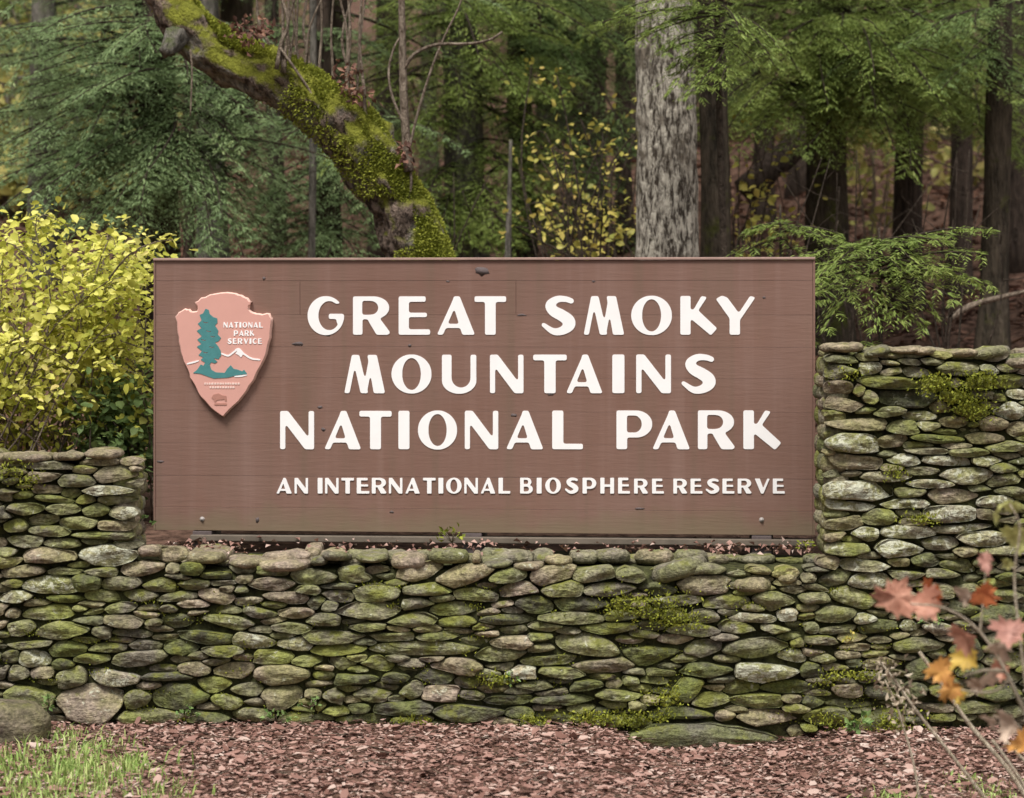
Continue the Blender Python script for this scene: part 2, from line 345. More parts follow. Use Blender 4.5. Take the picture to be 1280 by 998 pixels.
# ---------------------------------------------------------------- dry-laid stone wall
FACE="""1792,1844,322,72,s,0;223,1752,166,95,b,0;1056,1622,269,38,y,0;2147,1224,174,56,l,0;1461,1610,184,52,y,-8;72,1738,144,64,y,0;451,1741,139,66,d,0;2491,1540,148,56,d,0;1916,1677,156,53,l,0;1886,1618,159,50,g,10;1625,1632,138,58,d,0;287,1691,127,62,l,0;519,1584,138,56,d,0;2128,1108,126,59,l,0;2214,1800,115,63,m,0;260,1388,127,56,l,0;1160,1442,136,52,b,0;1161,1781,153,45,d,0;920,1526,147,47,g,0;1917,1794,147,47,b,0;705,1689,134,50,b,0;352,1648,153,44,g,0;373,1794,153,44,g,0;2134,1154,149,45,b,-8;1702,1787,166,39,d,0;1510,1664,142,45,b,0;706,1746,100,64,b,0;1764,1462,128,50,b,0;120,1393,136,47,b,0;2137,1057,149,42,b,0;1767,1673,134,45,d,0;2464,1343,126,48,l,0;2138,1495,113,53,y,-8;2264,997,133,45,k,0;2503,1737,124,48,d,0;123,1462,122,48,l,0;2370,1286,129,45,l,0;1714,1725,97,59,d,15;580,1554,141,41,y,-12;154,1576,130,44,g,0;1011,1771,147,38,d,0;945,1484,116,47,y,0;2377,1241,121,45,b,0;177,1699,84,64,g,0;2417,1624,96,56,d,0;2445,1765,112,48,g,0;1456,1509,144,38,d,0;2294,1612,132,40,g,0;2242,1372,118,45,l,0;1144,1667,125,42,b,-8;1895,1753,128,41,y,0;2415,1520,108,48,d,0;1044,1434,119,44,b,12;2076,1790,118,43,m,0;1375,1441,112,45,b,18;2513,1384,129,39,g,0;2513,1653,104,48,g,0;1933,1500,97,52,g,0;2415,1189,118,42,l,0;2294,1673,68,72,d,0;2515,1596,100,48,g,0;1144,1521,125,38,m,0;2184,1455,108,43,l,0;2198,1570,108,43,d,0;1431,1544,156,30,g,0;833,1592,128,36,g,0;680,1462,105,44,b,0;114,1532,122,38,y,0;1064,1474,122,38,y,0;1408,1474,103,44,y,0;1335,1511,98,45,d,0;1255,1635,109,41,g,0;2269,1330,132,34,l,0;47,1568,94,47,y,0;1191,1489,112,39,y,0;58,1432,116,38,b,0;1817,1506,116,38,y,0;2082,1535,106,41,g,0;1725,1574,138,31,g,0;633,1601,109,39,l,0;344,1745,72,59,g,0;2210,1193,126,34,l,0;520,1796,97,44,d,0;633,1789,97,44,g,0;1758,1624,97,44,g,8;2117,1264,115,36,l,0;2507,1695,116,36,g,0;677,1641,103,41,y,0;2288,1723,80,52,d,0;2119,1372,123,34,y,0;353,1425,106,39,b,0;2227,956,132,31,m,0;2338,1478,92,44,g,0;173,1622,92,44,d,0;1298,1474,92,44,b,8;1036,1551,116,34,g,8;2160,1414,118,34,l,0;1522,1474,125,31,y,0;1375,1648,119,33,g,0;84,1650,83,47,l,0;2204,1294,98,39,g,0;2103,1308,98,39,b,0;2200,1733,80,48,d,0;1688,1503,130,30,g,0;1100,1736,88,44,b,0;584,1675,94,41,b,0;931,1738,94,41,g,0;1977,1718,122,31,d,0;1267,1550,128,30,d,0;2109,1011,97,39,b,0;1286,1607,97,39,b,0;2403,1319,135,28,l,0;789,1442,109,34,g,0;38,1684,75,50,g,0;1085,1692,95,39,d,0;891,1698,112,33,d,0;1484,1437,98,38,y,0;1777,1750,91,41,y,0;1408,1750,147,25,d,0;441,1552,94,39,d,0;2081,1449,89,41,y,12;745,1800,91,40,g,0;574,1753,89,41,y,0;1405,1683,116,31,g,0;855,1625,128,28,m,0;911,1800,128,28,d,0;2528,954,98,36,m,0;287,1189,89,40,b,0;450,1621,81,44,d,0;1847,1719,88,41,y,0;2532,1027,84,42,l,0;304,1461,98,36,g,0;1847,1571,94,38,y,0;538,1711,80,44,y,0;1394,1790,106,33,d,0;67,1609,116,30,g,0;2210,1660,89,38,b,0;2430,1027,81,42,M,0;1548,1739,109,31,g,0;58,1352,91,38,g,0;2363,1156,121,28,l,0;715,1493,108,31,b,0;2427,1679,76,44,d,0;1025,1725,69,48,g,20;1525,1571,131,25,m,0;2357,1437,86,38,g,0;983,1595,109,30,g,0;2328,1209,109,29,l,0;2395,921,95,34,g,0;2267,1435,94,34,g,0;2525,1116,104,31,g,0;2396,1414,88,36,g,0;2429,1478,88,36,g,0;2352,1570,88,36,l,0;836,1743,66,48,g,0;739,1531,84,38,b,0;1467,1714,84,38,d,0;1144,1556,100,31,m,0;261,1490,91,34,g,0;311,1551,91,34,b,0;558,1630,91,34,y,0;814,1551,91,34,g,0;1645,1473,91,34,d,0;1262,1444,94,33,g,0;1883,1545,109,28,l,0;2264,1069,84,36,g,0;886,1436,78,39,y,0;2048,1605,96,31,g,0;1759,1542,88,34,g,10;735,1612,77,39,l,0;53,1273,106,28,g,0;419,1692,119,25,d,0;2338,1765,92,32,b,0;486,1671,78,38,b,0;617,1721,78,38,g,0;942,1658,78,38,y,0;2517,1199,87,34,g,12;191,1204,89,33,g,0;11,1387,72,41,y,0;397,1464,81,36,m,0;2266,1261,109,27,l,0;219,1456,69,42,d,0;539,1492,84,34,b,0;2037,1495,75,38,g,0;2464,1097,93,31,b,0;195,1308,91,31,g,0;2102,930,83,34,g,0;2350,1098,123,22,d,0;2338,958,70,39,M,0;38,1495,77,36,l,0;2523,1488,76,36,g,0;2352,1358,81,34,l,0;116,1167,125,22,g,0;1092,1592,109,25,g,0;2535,1781,68,40,g,0;723,1570,97,28,g,0;270,1225,108,25,l,0;1578,1438,75,36,y,0;2228,1100,73,36,b,0;2451,959,73,36,M,0;1272,1749,106,25,d,0;2392,991,67,39,M,0;2485,1062,67,39,b,0;848,1490,84,31,g,0;1134,1815,112,23,d,0;1556,1538,94,28,m,0;2118,1727,77,34,b,0;2125,1761,106,24,g,0;256,1338,125,20,g,0;350,1488,81,31,y,0;159,1357,95,27,g,0;272,1620,94,27,g,0;2095,1571,94,26,g,0;231,1648,88,28,m,0;1680,1540,66,38,m,0;116,1327,92,27,g,0;2314,1400,76,32,d,0;2259,1152,79,31,l,0;1244,1806,88,28,b,0;107,1193,80,30,b,0;109,1301,80,30,g,0;34,1316,69,34,y,0;1981,1638,69,34,l,0;242,1277,66,36,g,0;855,1659,66,36,g,0;2295,930,73,32,l,0;2165,1335,65,36,l,0;2388,1055,65,36,b,0;1044,1512,75,31,g,0;2221,1029,76,31,g,0;2485,1255,83,28,l,0;162,1274,78,30,g,0;2030,1675,60,38,d,0;1302,1681,70,33,w,0;112,1223,81,28,b,0;362,1614,81,28,g,0;484,1460,81,28,g,0;653,1532,81,28,g,0;448,1493,91,25,g,0;105,1682,58,39,b,0;431,1388,62,36,b,0;767,1655,72,31,g,0;1973,1534,59,38,w,0;2097,968,72,31,b,0;45,1238,73,30,m,0;2277,1230,81,27,g,0;293,1250,77,28,g,0;2510,1170,73,29,g,0;306,1283,62,34,l,0;480,1512,69,31,b,0;1538,1800,62,34,m,0;989,1696,72,30,d,0;925,1568,88,24,g,0;1634,1565,69,31,d,0;2549,1074,58,36,b,0;1559,1510,52,41,m,0;2082,1342,62,34,b,0;292,1522,78,27,g,0;548,1436,78,27,d,0;1361,1568,84,24,g,0;1181,1603,69,30,g,0;2274,1565,53,38,l,0;2525,1442,72,28,d,0;2028,1755,55,36,d,0;287,1314,80,25,b,0;255,1429,80,25,y,0;2300,1039,70,28,l,0;2419,1131,87,22,g,0;2468,1152,73,27,l,0;1300,1782,69,28,d,0;1941,1573,69,28,y,0;169,1496,88,22,d,0;328,1583,88,22,g,0;1006,1805,62,31,m,0;1341,1714,88,22,g,0;2144,1618,72,26,b,0;2171,1693,72,26,g,0;2164,1546,57,34,l,0;2177,921,56,34,l,0;2307,1179,84,22,g,0;2093,1286,67,28,g,0;2547,1271,56,34,g,0;562,1528,75,25,g,0;2316,1066,73,25,l,0;252,1157,91,20,b,0;161,1428,91,20,g,0;2060,1647,58,31,g,0;2344,1637,56,32,g,0;1627,1702,72,25,g,0;2070,1409,53,34,b,0;2547,988,60,29,l,0;477,1423,52,34,d,0;2534,1228,70,25,g,0;1172,1707,62,28,m,0;1619,1531,56,31,m,0;135,1248,86,20,y,0;25,1642,50,34,b,0;896,1771,58,30,d,0;842,1467,84,20,d,0;2103,898,81,21,g,0;157,1662,55,31,d,0;2552,1344,50,34,g,0;26,1531,52,33,b,0;220,1551,72,23,l,0;623,1502,67,25,g,0;1498,1780,53,31,d,0;1814,1789,53,31,g,0;2467,1286,59,28,g,0;1647,1682,75,22,m,0;1592,1800,47,34,d,0;2352,1020,48,34,m,0;2322,1128,95,17,b,0;809,1691,56,28,g,0;2085,1693,51,31,m,0;1175,1739,62,25,l,0;1625,1752,62,25,m,0;2415,1380,62,25,g,0;33,1179,66,23,m,0;255,1583,47,33,d,0;1580,1703,53,28,g,0;30,1457,59,25,g,0;792,1509,47,31,g,0;770,1475,61,23,g,0;2229,930,53,27,b,0;1591,1763,50,28,m,0;2020,1443,41,34,b,0;820,1515,53,25,g,0;2177,994,39,34,g,0;2023,1568,46,29,g,0;23,1205,47,28,l,0;417,1591,59,22,g,0;1030,1660,59,22,g,0;1330,1808,53,24,m,0;214,1253,41,31,g,0;2329,903,65,20,d,0;434,1423,36,34,l,0;784,1735,44,28,g,0;963,1442,48,25,l,0;177,1234,45,27,b,0;2247,1405,55,22,l,0;2495,994,42,28,g,0;1536,1708,47,25,g,0;1988,1830,38,31,m,0;214,1173,53,22,l,0;1473,1807,53,22,m,0;2471,924,50,22,g,0;2521,1302,50,22,b,0;2135,1658,38,29,g,0;391,1555,50,22,g,0;416,1523,50,22,g,0;1056,1797,50,22,m,0;802,1764,34,31,d,0;2427,1446,52,20,d,0;377,1522,59,17,g,0;1995,1605,41,25,g,0;1261,1512,53,19,y,0;2222,1138,50,20,m,0;202,1524,45,22,g,0;2448,1224,56,17,b,0;612,1448,42,22,d,0;1616,1813,31,28,d,0;2147,976,28,31,g,0;602,1478,34,25,l,0;569,1473,38,22,l,0;2229,907,48,17,l,0;2385,958,25,28,d,0;2019,1818,38,17,g,0;-6,1245,25,22,g,0;2434,1064,28,17,g,0;336,1172,28,16,b,0;2576,1672,80,28,f,0;2483,889,80,30,f,0;2286,1513,80,30,f,0;2362,1079,71,22,f,0;1962,1434,80,30,f,0;2550,1155,68,22,f,0;796,1711,68,21,f,0;2351,1725,80,30,f,0;1902,1429,72,23,f,0;71,1783,80,30,f,0;1256,1668,77,24,f,0;2562,1307,68,21,f,0;2581,926,80,30,f,0;2088,1668,78,24,f,0;1227,1720,80,30,f,0;318,1364,68,22,f,0;2582,1558,80,27,f,0;877,1751,64,20,f,0;1539,1763,75,24,f,0;-14,1756,80,27,f,0;2288,1305,79,24,f,0;2585,1591,80,26,f,0;1760,1425,80,29,f,0;2482,1460,80,26,f,0;1382,1731,69,22,f,0;2482,1429,65,21,f,0;2,1710,80,26,f,0;2418,893,80,25,f,0;-12,1584,80,27,f,0;2567,1475,64,20,f,0;-32,1529,80,30,f,0;2265,1488,80,28,f,0;608,1644,63,20,f,0;2258,1536,80,25,f,0;2376,1658,80,29,f,0;2557,900,80,30,f,0;1457,1772,80,26,f,0;2573,1186,73,23,f,0;1897,1450,80,27,f,0;2355,889,64,20,f,0;-31,1170,80,30,f,0;2586,1707,80,25,f,0;678,1429,80,27,f,0;367,1538,68,22,f,0;-23,1325,80,30,f,0;2578,1403,71,22,f,0;1611,1584,64,20,f,0;1711,1647,78,24,f,0;2579,1096,80,26,f,0;2586,1617,80,30,f,0;374,1717,70,22,f,0;2400,1709,80,25,f,0;2372,1594,65,21,f,0;993,1745,64,20,f,0;2452,1575,80,25,f,0;2068,1190,80,30,f,0;2358,1799,80,30,f,0;1686,1599,80,26,f,0;1662,1441,80,30,f,0;2029,1631,68,22,f,0;2224,1514,74,23,f,0;2594,1279,80,30,f,0;1655,1730,64,20,f,0;2155,1779,65,21,f,0;1106,1496,65,21,f,0;126,1799,80,28,f,0;2289,1781,68,22,f,0;2584,1040,72,23,f,0;2129,1596,80,26,f,0;-28,1647,80,30,f,0;-19,1735,71,22,f,0;2290,1460,68,22,f,0;1277,1575,80,26,f,0;2574,1426,80,28,f,0;2578,1450,73,23,f,0;-32,1416,80,30,f,0;1994,1771,79,25,f,0;2186,1635,71,22,f,0;844,1779,80,29,f,0;1020,1678,69,22,f,0;1852,1438,63,20,f,0;2578,1523,79,25,f,0;2592,1642,80,26,f,0;-15,1616,69,22,f,0;2399,1738,70,22,f,0;2583,1212,80,28,f,0;2301,1583,64,20,f,0;994,1458,72,23,f,0;2046,1733,68,21,f,0;637,1757,75,23,f,0;2227,888,80,27,f,0;1970,1457,72,23,f,0;2478,1794,75,23,f,0;216,1599,78,24,f,0;2418,1794,66,21,f,0;-14,1472,80,28,f,0;2582,1245,80,28,f,0;2240,1757,80,26,f,0;881,1553,64,20,f,0;1601,1722,66,21,f,0;2569,1500,67,21,f,0;1970,1593,66,21,f,0;2356,1679,70,22,f,0;2199,1599,70,22,f,0;-14,1302,72,23,f,0;1588,1489,63,20,f,0;2317,1545,72,23,f,0;-9,1196,70,22,f,0;-17,1795,80,30,f,0;1404,1707,65,21,f,0;1352,1594,78,24,f,0;605,1426,74,23,f,0;-35,1497,80,29,f,0;1213,1683,69,22,f,0;-27,1220,80,30,f,0;2530,1324,71,22,f,0;2585,1131,71,22,f,0;2524,920,69,22,f,0;2457,989,80,28,f,0;2466,1498,69,22,f,0;1297,1729,67,21,f,0;2122,1638,70,22,f,0;1849,1463,68,21,f,0;1813,1594,70,22,f,0;-25,1554,80,27,f,0;1350,1621,64,20,f,0;752,1772,68,21,f,0;2340,1703,66,21,f,0;1281,1528,68,21,f,0;2596,966,80,26,f,0;539,1655,70,22,f,0;-29,1284,66,21,f,0;-27,1247,68,21,f,0;2250,1682,76,24,f,0;2590,1733,80,26,f,0;890,1674,64,20,f,0;1987,1565,64,20,f,0;1883,1520,66,21,f,0;231,1355,64,20,f,0;647,1574,70,22,f,0;1253,1701,66,21,f,0;2128,1349,64,20,f,0;2237,1708,80,25,f,0;-25,1443,80,27,f,0;-20,1359,80,30,f,0;2272,1285,76,24,f,0;2587,1777,80,27,f,0;1222,1583,63,20,f,0;1977,1747,63,20,f,0;2584,1008,80,28,f,0;237,1529,64,20,f,0;2170,894,62,20,f,0;2261,1643,77,24,f,0;2592,1360,80,30,f,0;1570,1780,64,20,f,0;2461,1411,74,23,f,0;2273,905,67,21,f,0;970,1717,62,20,f,0;1679,1667,63,20,f,0;1593,1513,65,21,f,0;1906,1470,63,20,f,0;2517,1416,64,20,f,0;1817,1648,69,22,f,0;991,1573,65,21,f,0;2479,1624,73,23,f,0;1503,1693,63,20,f,0;227,1511,65,21,f,0;448,1442,64,20,f,0;87,1507,68,21,f,0;2290,887,70,22,f,0;2249,1590,63,20,f,0;399,1572,63,20,f,0;1865,1480,65,21,f,0;2572,1800,77,24,f,0;-14,1671,80,26,f,0;1675,1753,65,20,f,0;2016,1521,76,24,f,0;1899,1586,63,20,f,0;2344,1526,72,23,f,0;935,1428,63,20,f,0;2574,1755,74,23,f,0;2352,1507,64,20,f,0;2063,1086,72,23,f,0;330,1155,69,22,f,0;1369,1769,63,20,f,0;1984,1475,72,23,f,0;2588,1075,66,21,f,0;1803,1700,64,20,f,0;2117,1704,63,20,f,0;1786,1718,71,22,f,0;2391,1115,64,20,f,0;21,1160,65,21,f,0;2517,1140,67,21,f,0;811,1667,65,21,f,0;308,1601,67,21,f,0;1418,1580,68,21,f,0;454,1650,63,20,f,0;520,1767,67,21,f,0;2204,1483,64,20,f,0;683,1552,65,21,f,0;2410,1561,64,20,f,0;2127,1184,64,20,f,0;2366,1392,67,21,f,0;1067,1573,65,21,f,0;53,1217,65,20,f,0;1148,1578,64,20,f,0;-35,1395,64,20,f,0;2375,1545,63,20,f,0;2043,1425,64,20,f,0;-35,1695,64,20,f,0;2291,1800,75,23,f,0;872,1721,69,22,f,0;772,1755,69,22,f,0;556,1457,63,20,f,0;408,1673,67,21,f,0;332,1210,76,24,f,0;198,1412,71,22,f,0;2590,1331,79,25,f,0;2290,1113,68,21,f,0;2075,1034,68,21,f,0;893,1646,64,20,f,0;1226,1531,63,20,f,0;-17,1264,64,20,f,0;1225,1464,65,21,f,0;2420,1077,62,20,f,0;2052,1705,69,22,f,0;2593,1166,64,20,f,0;2509,1278,65,21,f,0;1845,1775,63,20,f,0;1578,1602,68,21,f,0;497,1639,68,22,f,0;2198,1534,63,20,f,0;913,1605,63,20,f,0;2202,1618,63,20,f,0;2120,1684,66,21,f,0;2477,1013,66,21,f,0;1587,1682,63,20,f,0;2013,1540,64,20,f,0;2224,1170,63,20,f,0;806,1795,65,21,f,0;1208,1567,64,20,f,0;1082,1648,66,21,f,0;1816,1533,62,20,f,0;132,1777,73,23,f,0;689,1514,63,20,f,0;2037,1468,66,21,f,0;494,1533,63,20,f,0;2167,1025,65,21,f,0;705,1590,65,21,f,0;123,1706,66,21,f,0;2175,1390,64,20,f,0;990,1646,63,20,f,0;2066,1133,64,20,f,0"""
CAP="""-9,1130,75,22,Cb,0;53,1147,144,31,cb,0;85,1127,36,12,Cb,0;152,1126,97,14,Cb,0;164,1145,78,27,cb,0;252,1136,97,31,cb,0;369,1380,69,41,cb,0;512,1395,100,39,cb,0;527,1370,108,16,Cb,0;612,1409,102,31,cb,0;703,1419,150,39,cb,0;709,1387,131,25,Cb,0;781,1365,44,12,Cb,0;795,1409,41,25,cg,0;831,1374,62,19,Cb,0;838,1399,75,28,cg,0;928,1395,81,27,cg,0;908,1378,91,12,Cg,0;984,1385,56,22,Cg,0;1021,1404,95,50,cb,0;1056,1377,50,14,Cg,0;1122,1392,100,47,cg,0;1191,1398,25,34,cb,0;1280,1381,103,22,Cg,0;1242,1415,78,19,cg,0;1323,1420,78,27,cb,0;1359,1392,56,22,Cg,0;1397,1405,69,27,cb,0;1534,1392,88,22,Cg,0;1531,1409,62,16,Cg,0;1461,1412,72,19,Cg,0;1639,1381,91,23,Cb,0;1641,1407,81,22,Cg,0;1705,1421,153,69,cg,20;1731,1385,88,16,Cg,0;1972,1448,69,34,cb,0;1883,1462,97,50,cb,0;2115,871,108,28,cb,0;2196,878,76,31,cg,15;2267,878,107,25,cb,0;2350,868,132,22,Cb,0;2311,882,62,22,cb,0;2328,867,95,20,Cb,0;2408,885,93,28,cb,0;2482,883,101,36,cg,10;2552,910,73,39,cb,0;2563,878,50,20,Cb,0"""

wall = empty('stone_wall'); tag(wall, 'long mossy dry-laid fieldstone wall with taller ends either side of the brown sign', 'stone wall')
SCW = F / 11.5
def W2(px, py): return (px - CX) / SCW, CH - (py - HZ) / SCW
XL, XR = W2(168, 0)[0], W2(1031, 0)[0]
ZL, ZM, ZR = 1.235, .735, 1.765              # core tops: left end, middle ledge, right end
core = Bag()
core.add(*box(-4.6, 4.6, .032, .95, -.5, ZM)); core.add(*box(-4.6, XL - .05, .036, .42, ZM - .02, ZL)); core.add(*box(XR + .05, 4.6, .036, .42, ZM - .02, ZR))
obj('joint_fill', core.mesh('joint_fill', M['core']), wall)

TONE = {  # moss, lichen, brown, tone
 'g': (.42, .35, .30, .50), 'l': (.30, .85, .35, .74), 'b': (.16, .35, .95, .56), 'y': (.62, .40, .25, .64), 'm': (.85, .15, .2, .50),
 'M': (1.7, .1, .2, .40), 'd': (.45, .18, .12, .24), 'w': (.05, .9, .5, 1.05), 's': (.30, .05, .05, .40), 'k': (.1, .5, .0, .16), 'f': (.5, .3, .3, .35)}
FS = []
for q in FACE.split(';'):
    a = q.split(','); FS.append([float(a[0]) / 2, float(a[1]) / 2, float(a[2]) / 2, float(a[3]) / 2, a[4], float(a[5])])
n_in = len(FS)
for x0, x1, ytop in ((-520, -22, 582), (1306, 1800, 445)):            # the wall runs on past the picture
    yy = ytop + 10
    while yy < 905:
        hh = rng.uniform(19, 27); xx = x0 + rng.uniform(0, 30)
        while xx < x1:
            ww = rng.uniform(42, 78); FS.append([xx + ww / 2, yy + rng.uniform(-3, 3), ww, hh + 3, rng.choice(list('gglbyd')), 0]); xx += ww - 1
        yy += hh - 1
FA = np.array([[W2(s[0], 0)[0], W2(0, s[1])[1], s[2] / SCW / 2, s[3] / SCW / 2, R(s[5])] for s in FS])
FA[:, 4] += rng.normal(0, R(3.0), len(FA))
def nd(i, px, pz, e):                       # superellipse distance of points to stone i
    dx, dz = px - FA[i, 0], pz - FA[i, 1]; c, s = math.cos(FA[i, 4]), math.sin(FA[i, 4])
    u, v = (dx * c + dz * s) / FA[i, 2], (-dx * s + dz * c) / FA[i, 3]
    return (np.abs(u) ** e + np.abs(v) ** e) ** (1 / e)
EXPO = [4.2 if s[4] in 'ws' else 2.9 if s[4] == 'b' else 2.45 for s in FS]
KS = 26
def stone_mesh(i, bulge=1.0):
    e = EXPO[i]; cx, cz, a, b, t = FA[i]
    near = [j for j in range(len(FA)) if j != i and abs(FA[j, 0] - cx) < a + FA[j, 2] * 1.5 + .05 and abs(FA[j, 1] - cz) < b + FA[j, 3] * 1.6 + .05]
    th = np.linspace(0, 2 * math.pi, KS, endpoint=False); th = np.arctan2(np.sin(th) * b, np.cos(th) * a)     # denser at the ends
    ct, st = np.cos(th + t), np.sin(th + t)
    fr = np.linspace(.05, 1, 44)
    rmax = 1 / np.maximum((np.abs(np.cos(th) / a / 1.36) ** e + np.abs(np.sin(th) / b / 1.17) ** e) ** (1 / e), 1e-6)
    rr = rmax[:, None] * fr[None]
    px, pz = cx + rr * ct[:, None], cz + rr * st[:, None]
    di = nd(i, px, pz, e); ok = np.ones_like(di, bool)
    for j in near: ok &= nd(j, px, pz, EXPO[j]) > di + .012
    if cz > ZM + .09:                       # free ends beside the sign
        if cx > XR - .1: ok &= px > XR - .004
        elif cx < XL + .12: ok &= px < XL + .045
    cnt = np.cumprod(ok, axis=1).sum(1); r = rmax * fr[np.clip(cnt - 1, 0, 43)]
    rn = r / rmax; rn = rn * .6 + .2 * (np.roll(rn, 1) + np.roll(rn, -1)); r = rn * rmax - .001
    # broken, straight-edged outline: corners joined by nearly straight edges
    nc = rng.integers(5, 9); ci = np.unique(np.concatenate([[0, KS // 2], rng.choice(KS, nc, replace=False)])); ex, ez = r * ct, r * st
    lx, lz = np.empty(KS), np.empty(KS)
    for m in range(len(ci)):
        i0, i1 = ci[m], ci[(m + 1) % len(ci)] + (KS if m == len(ci) - 1 else 0)
        for q in range(i0, i1): w_ = (q - i0) / (i1 - i0); lx[q % KS] = ex[i0] + (ex[i1 % KS] - ex[i0]) * w_; lz[q % KS] = ez[i0] + (ez[i1 % KS] - ez[i0]) * w_
    mixk = rng.uniform(.3, .85); ex = ex + (lx - ex) * mixk; ez = ez + (lz - ez) * mixk; r = np.hypot(ex, ez); ct, st = ex / r, ez / r
    r *= 1 + .06 * vnoise(np.stack([ct * 2.2, st * 2.2, np.full(KS, i * 3.1)], -1), 3)
    ox, oz = r * ct, r * st
    hgt = min(a, b); D = (np.clip(hgt * .75, .018, .045)) * bulge * rng.uniform(.75, 1.25)
    prof = [(.86, .13), (1.0, .035), (1.0, -.22 * D), (.97, -.56 * D), (.90, -.82 * D), (.74, -.95 * D), (.48, -1.0 * D), (.22, -1.02 * D)]
    tx, tz = rng.normal(0, .10), rng.normal(.06, .13); push = rng.normal(0, .014)
    cuts = [(rng.normal(0, .8), rng.choice([-1, 1]) * rng.uniform(.3, 1.0), rng.uniform(.55, .95)) for _ in range(4)]   # cleaved faces
    vs = []; offx = rng.normal(0, .12) * a; offz = rng.normal(.06, .14) * b
    for k, (s, y) in enumerate(prof):
        sh = 1 - s if k > 1 else 0
        x, z = ox * s + offx * sh, oz * s + offz * sh
        hgt_ = np.full(KS, y)
        if k > 2:
            for gx_, gz_, c_ in cuts: hgt_ = np.maximum(hgt_, -D * (c_ + (gx_ * x / a + gz_ * z / b) * .55 + .35 * (1 - s)))
        p = np.stack([x, hgt_, z], -1)
        if k > 1:
            nz = fbm(np.stack([(cx + x) * 20, (cz + z) * 30, np.full(KS, i * 1.7)], -1), 3, 9)
            p[:, 1] += tx * x + tz * z + push + nz * .014 * min(1, 1 - s + .35)
        vs.append(p)
    c = np.array([[offx * .9, float(np.mean(vs[-1][:, 1])), offz * .9]])
    v = np.concatenate(vs + [c]); k = np.arange(KS); k2 = (k + 1) % KS; n = len(prof)
    f = np.concatenate([np.stack([m * KS + k, m * KS + k2, (m + 1) * KS + k2, (m + 1) * KS + k], -1) for m in range(n - 1)])
    return v, [f, np.stack([(n - 1) * KS + k, (n - 1) * KS + k2, np.full(KS, n * KS)], -1)]
area = FA[:, 2] * FA[:, 3] * 4; area[n_in:] = 0
for i, s in enumerate(FS):
    if s[4] == 'f': area[i] = 0
big = set(np.argsort(-area)[:300].tolist())
rub = Bag()
for i in range(len(FS)):
    v, f = stone_mesh(i)
    if i in big:
        o = obj('face_stone', mesh('face_stone', v, f, M['stone'], True), wall, (FA[i, 0], 0, FA[i, 1]))
        t4 = np.array(TONE[FS[i][4]]); o.color = tuple(np.clip(t4 * rng.uniform(.8, 1.2, 4), 0, 2))
    else:
        rub.add(v + np.array([FA[i, 0], 0.012 if FS[i][4] == 'f' else 0, FA[i, 1]]), f)

def slab(a, b, th, seed, seg=18, e=2.6):     # a lying, uneven stone: half width a, half depth b, thickness th
    t = np.linspace(0, 2 * math.pi, seg, endpoint=False); c, s = np.cos(t), np.sin(t)
    r = 1 / (np.abs(c) ** e + np.abs(s) ** e) ** (1 / e)
    r *= 1 + .17 * vnoise(np.stack([c * 1.6, s * 1.6, np.full(seg, seed * 2.3)], -1), 4)
    vs = []; prof = [(.0, 0), (.78, 0), (.95, .22), (1.0, .5), (.94, .80), (.80, .97), (.45, 1.02)]
    for k, (q, h) in enumerate(prof[1:]):
        p = np.stack([c * r * a * q, s * r * b * q, np.full(seg, h * th)], -1)
        p[:, 2] += .012 * fbm(p * np.array([14, 14, 30]) + seed * 5, 2, 8) * (1 if h > .4 else .4)
        vs.append(p)
    v = np.concatenate(vs + [np.array([[0, 0, 0], [0, 0, 1.03 * th]])]); k = np.arange(seg); k2 = (k + 1) % seg; n = len(prof) - 1
    f = np.concatenate([np.stack([m * seg + k, m * seg + k2, (m + 1) * seg + k2, (m + 1) * seg + k], -1) for m in range(n - 1)])
    return v, [f, np.concatenate([np.stack([k2, k, np.full(seg, n * seg)], -1), np.stack([(n - 1) * seg + k, (n - 1) * seg + k2, np.full(seg, n * seg + 1)], -1)])]
def cap_stone(x, y, z, a, b, th, rot, tone, seed, rz=0):
    v, f = slab(a, b, th, seed)
    o = obj('cap_stone', mesh('cap_stone', v, f, M['stone'], True), wall, (x, y, z)); o.rotation_euler = (rng.normal(R(-2), R(2)), rot, rz)
    t4 = np.array(TONE[tone]) * np.array([.45, .8, 1.0, 1.12]); o.color = tuple(np.clip(t4 * rng.uniform(.85, 1.15, 4), 0, 2)); return o
for k, q in enumerate(CAP.split(';')):
    a = q.split(','); px, py, w, h = [float(t) / 2 for t in a[:4]]; kind, tone, tilt = a[4][0], a[4][1], float(a[5])
    ztop = 1.27 if px < 168 else 1.79 if px > 1031 else .80
    hw = w / SCW / 2
    if kind == 'c':
        th = min(max(h / SCW * .72, .035), .085); zb = W2(0, py + h / 2)[1] + .006
        b = rng.uniform(.13, .19); cap_stone(W2(px, 0)[0], b - .045, zb, hw * 1.03, b, th, -R(tilt) * .8, tone, k)
    else:
        b = rng.uniform(.09, .14); d = F * (CH - ztop) / (py + h / 2 - HZ); y = min(max(d - 11.5, .16), .42 if ztop < 1 else .25)
        cap_stone((px - CX) / F * (11.5 + y), y + b, ztop - .055, hw * 1.05, b, .06, rng.normal(0, .03), tone, k)
for x0, x1, z in ((-4.5, -2.62, 1.235), (2.6, 4.5, 1.77)):            # coping past the picture
    x = x0
    while x < x1:
        a = rng.uniform(.12, .2); v, f = slab(a, .2, .075, x * 9); rub.add(v + np.array([x + a, .17, z]), f); x += a * 1.95
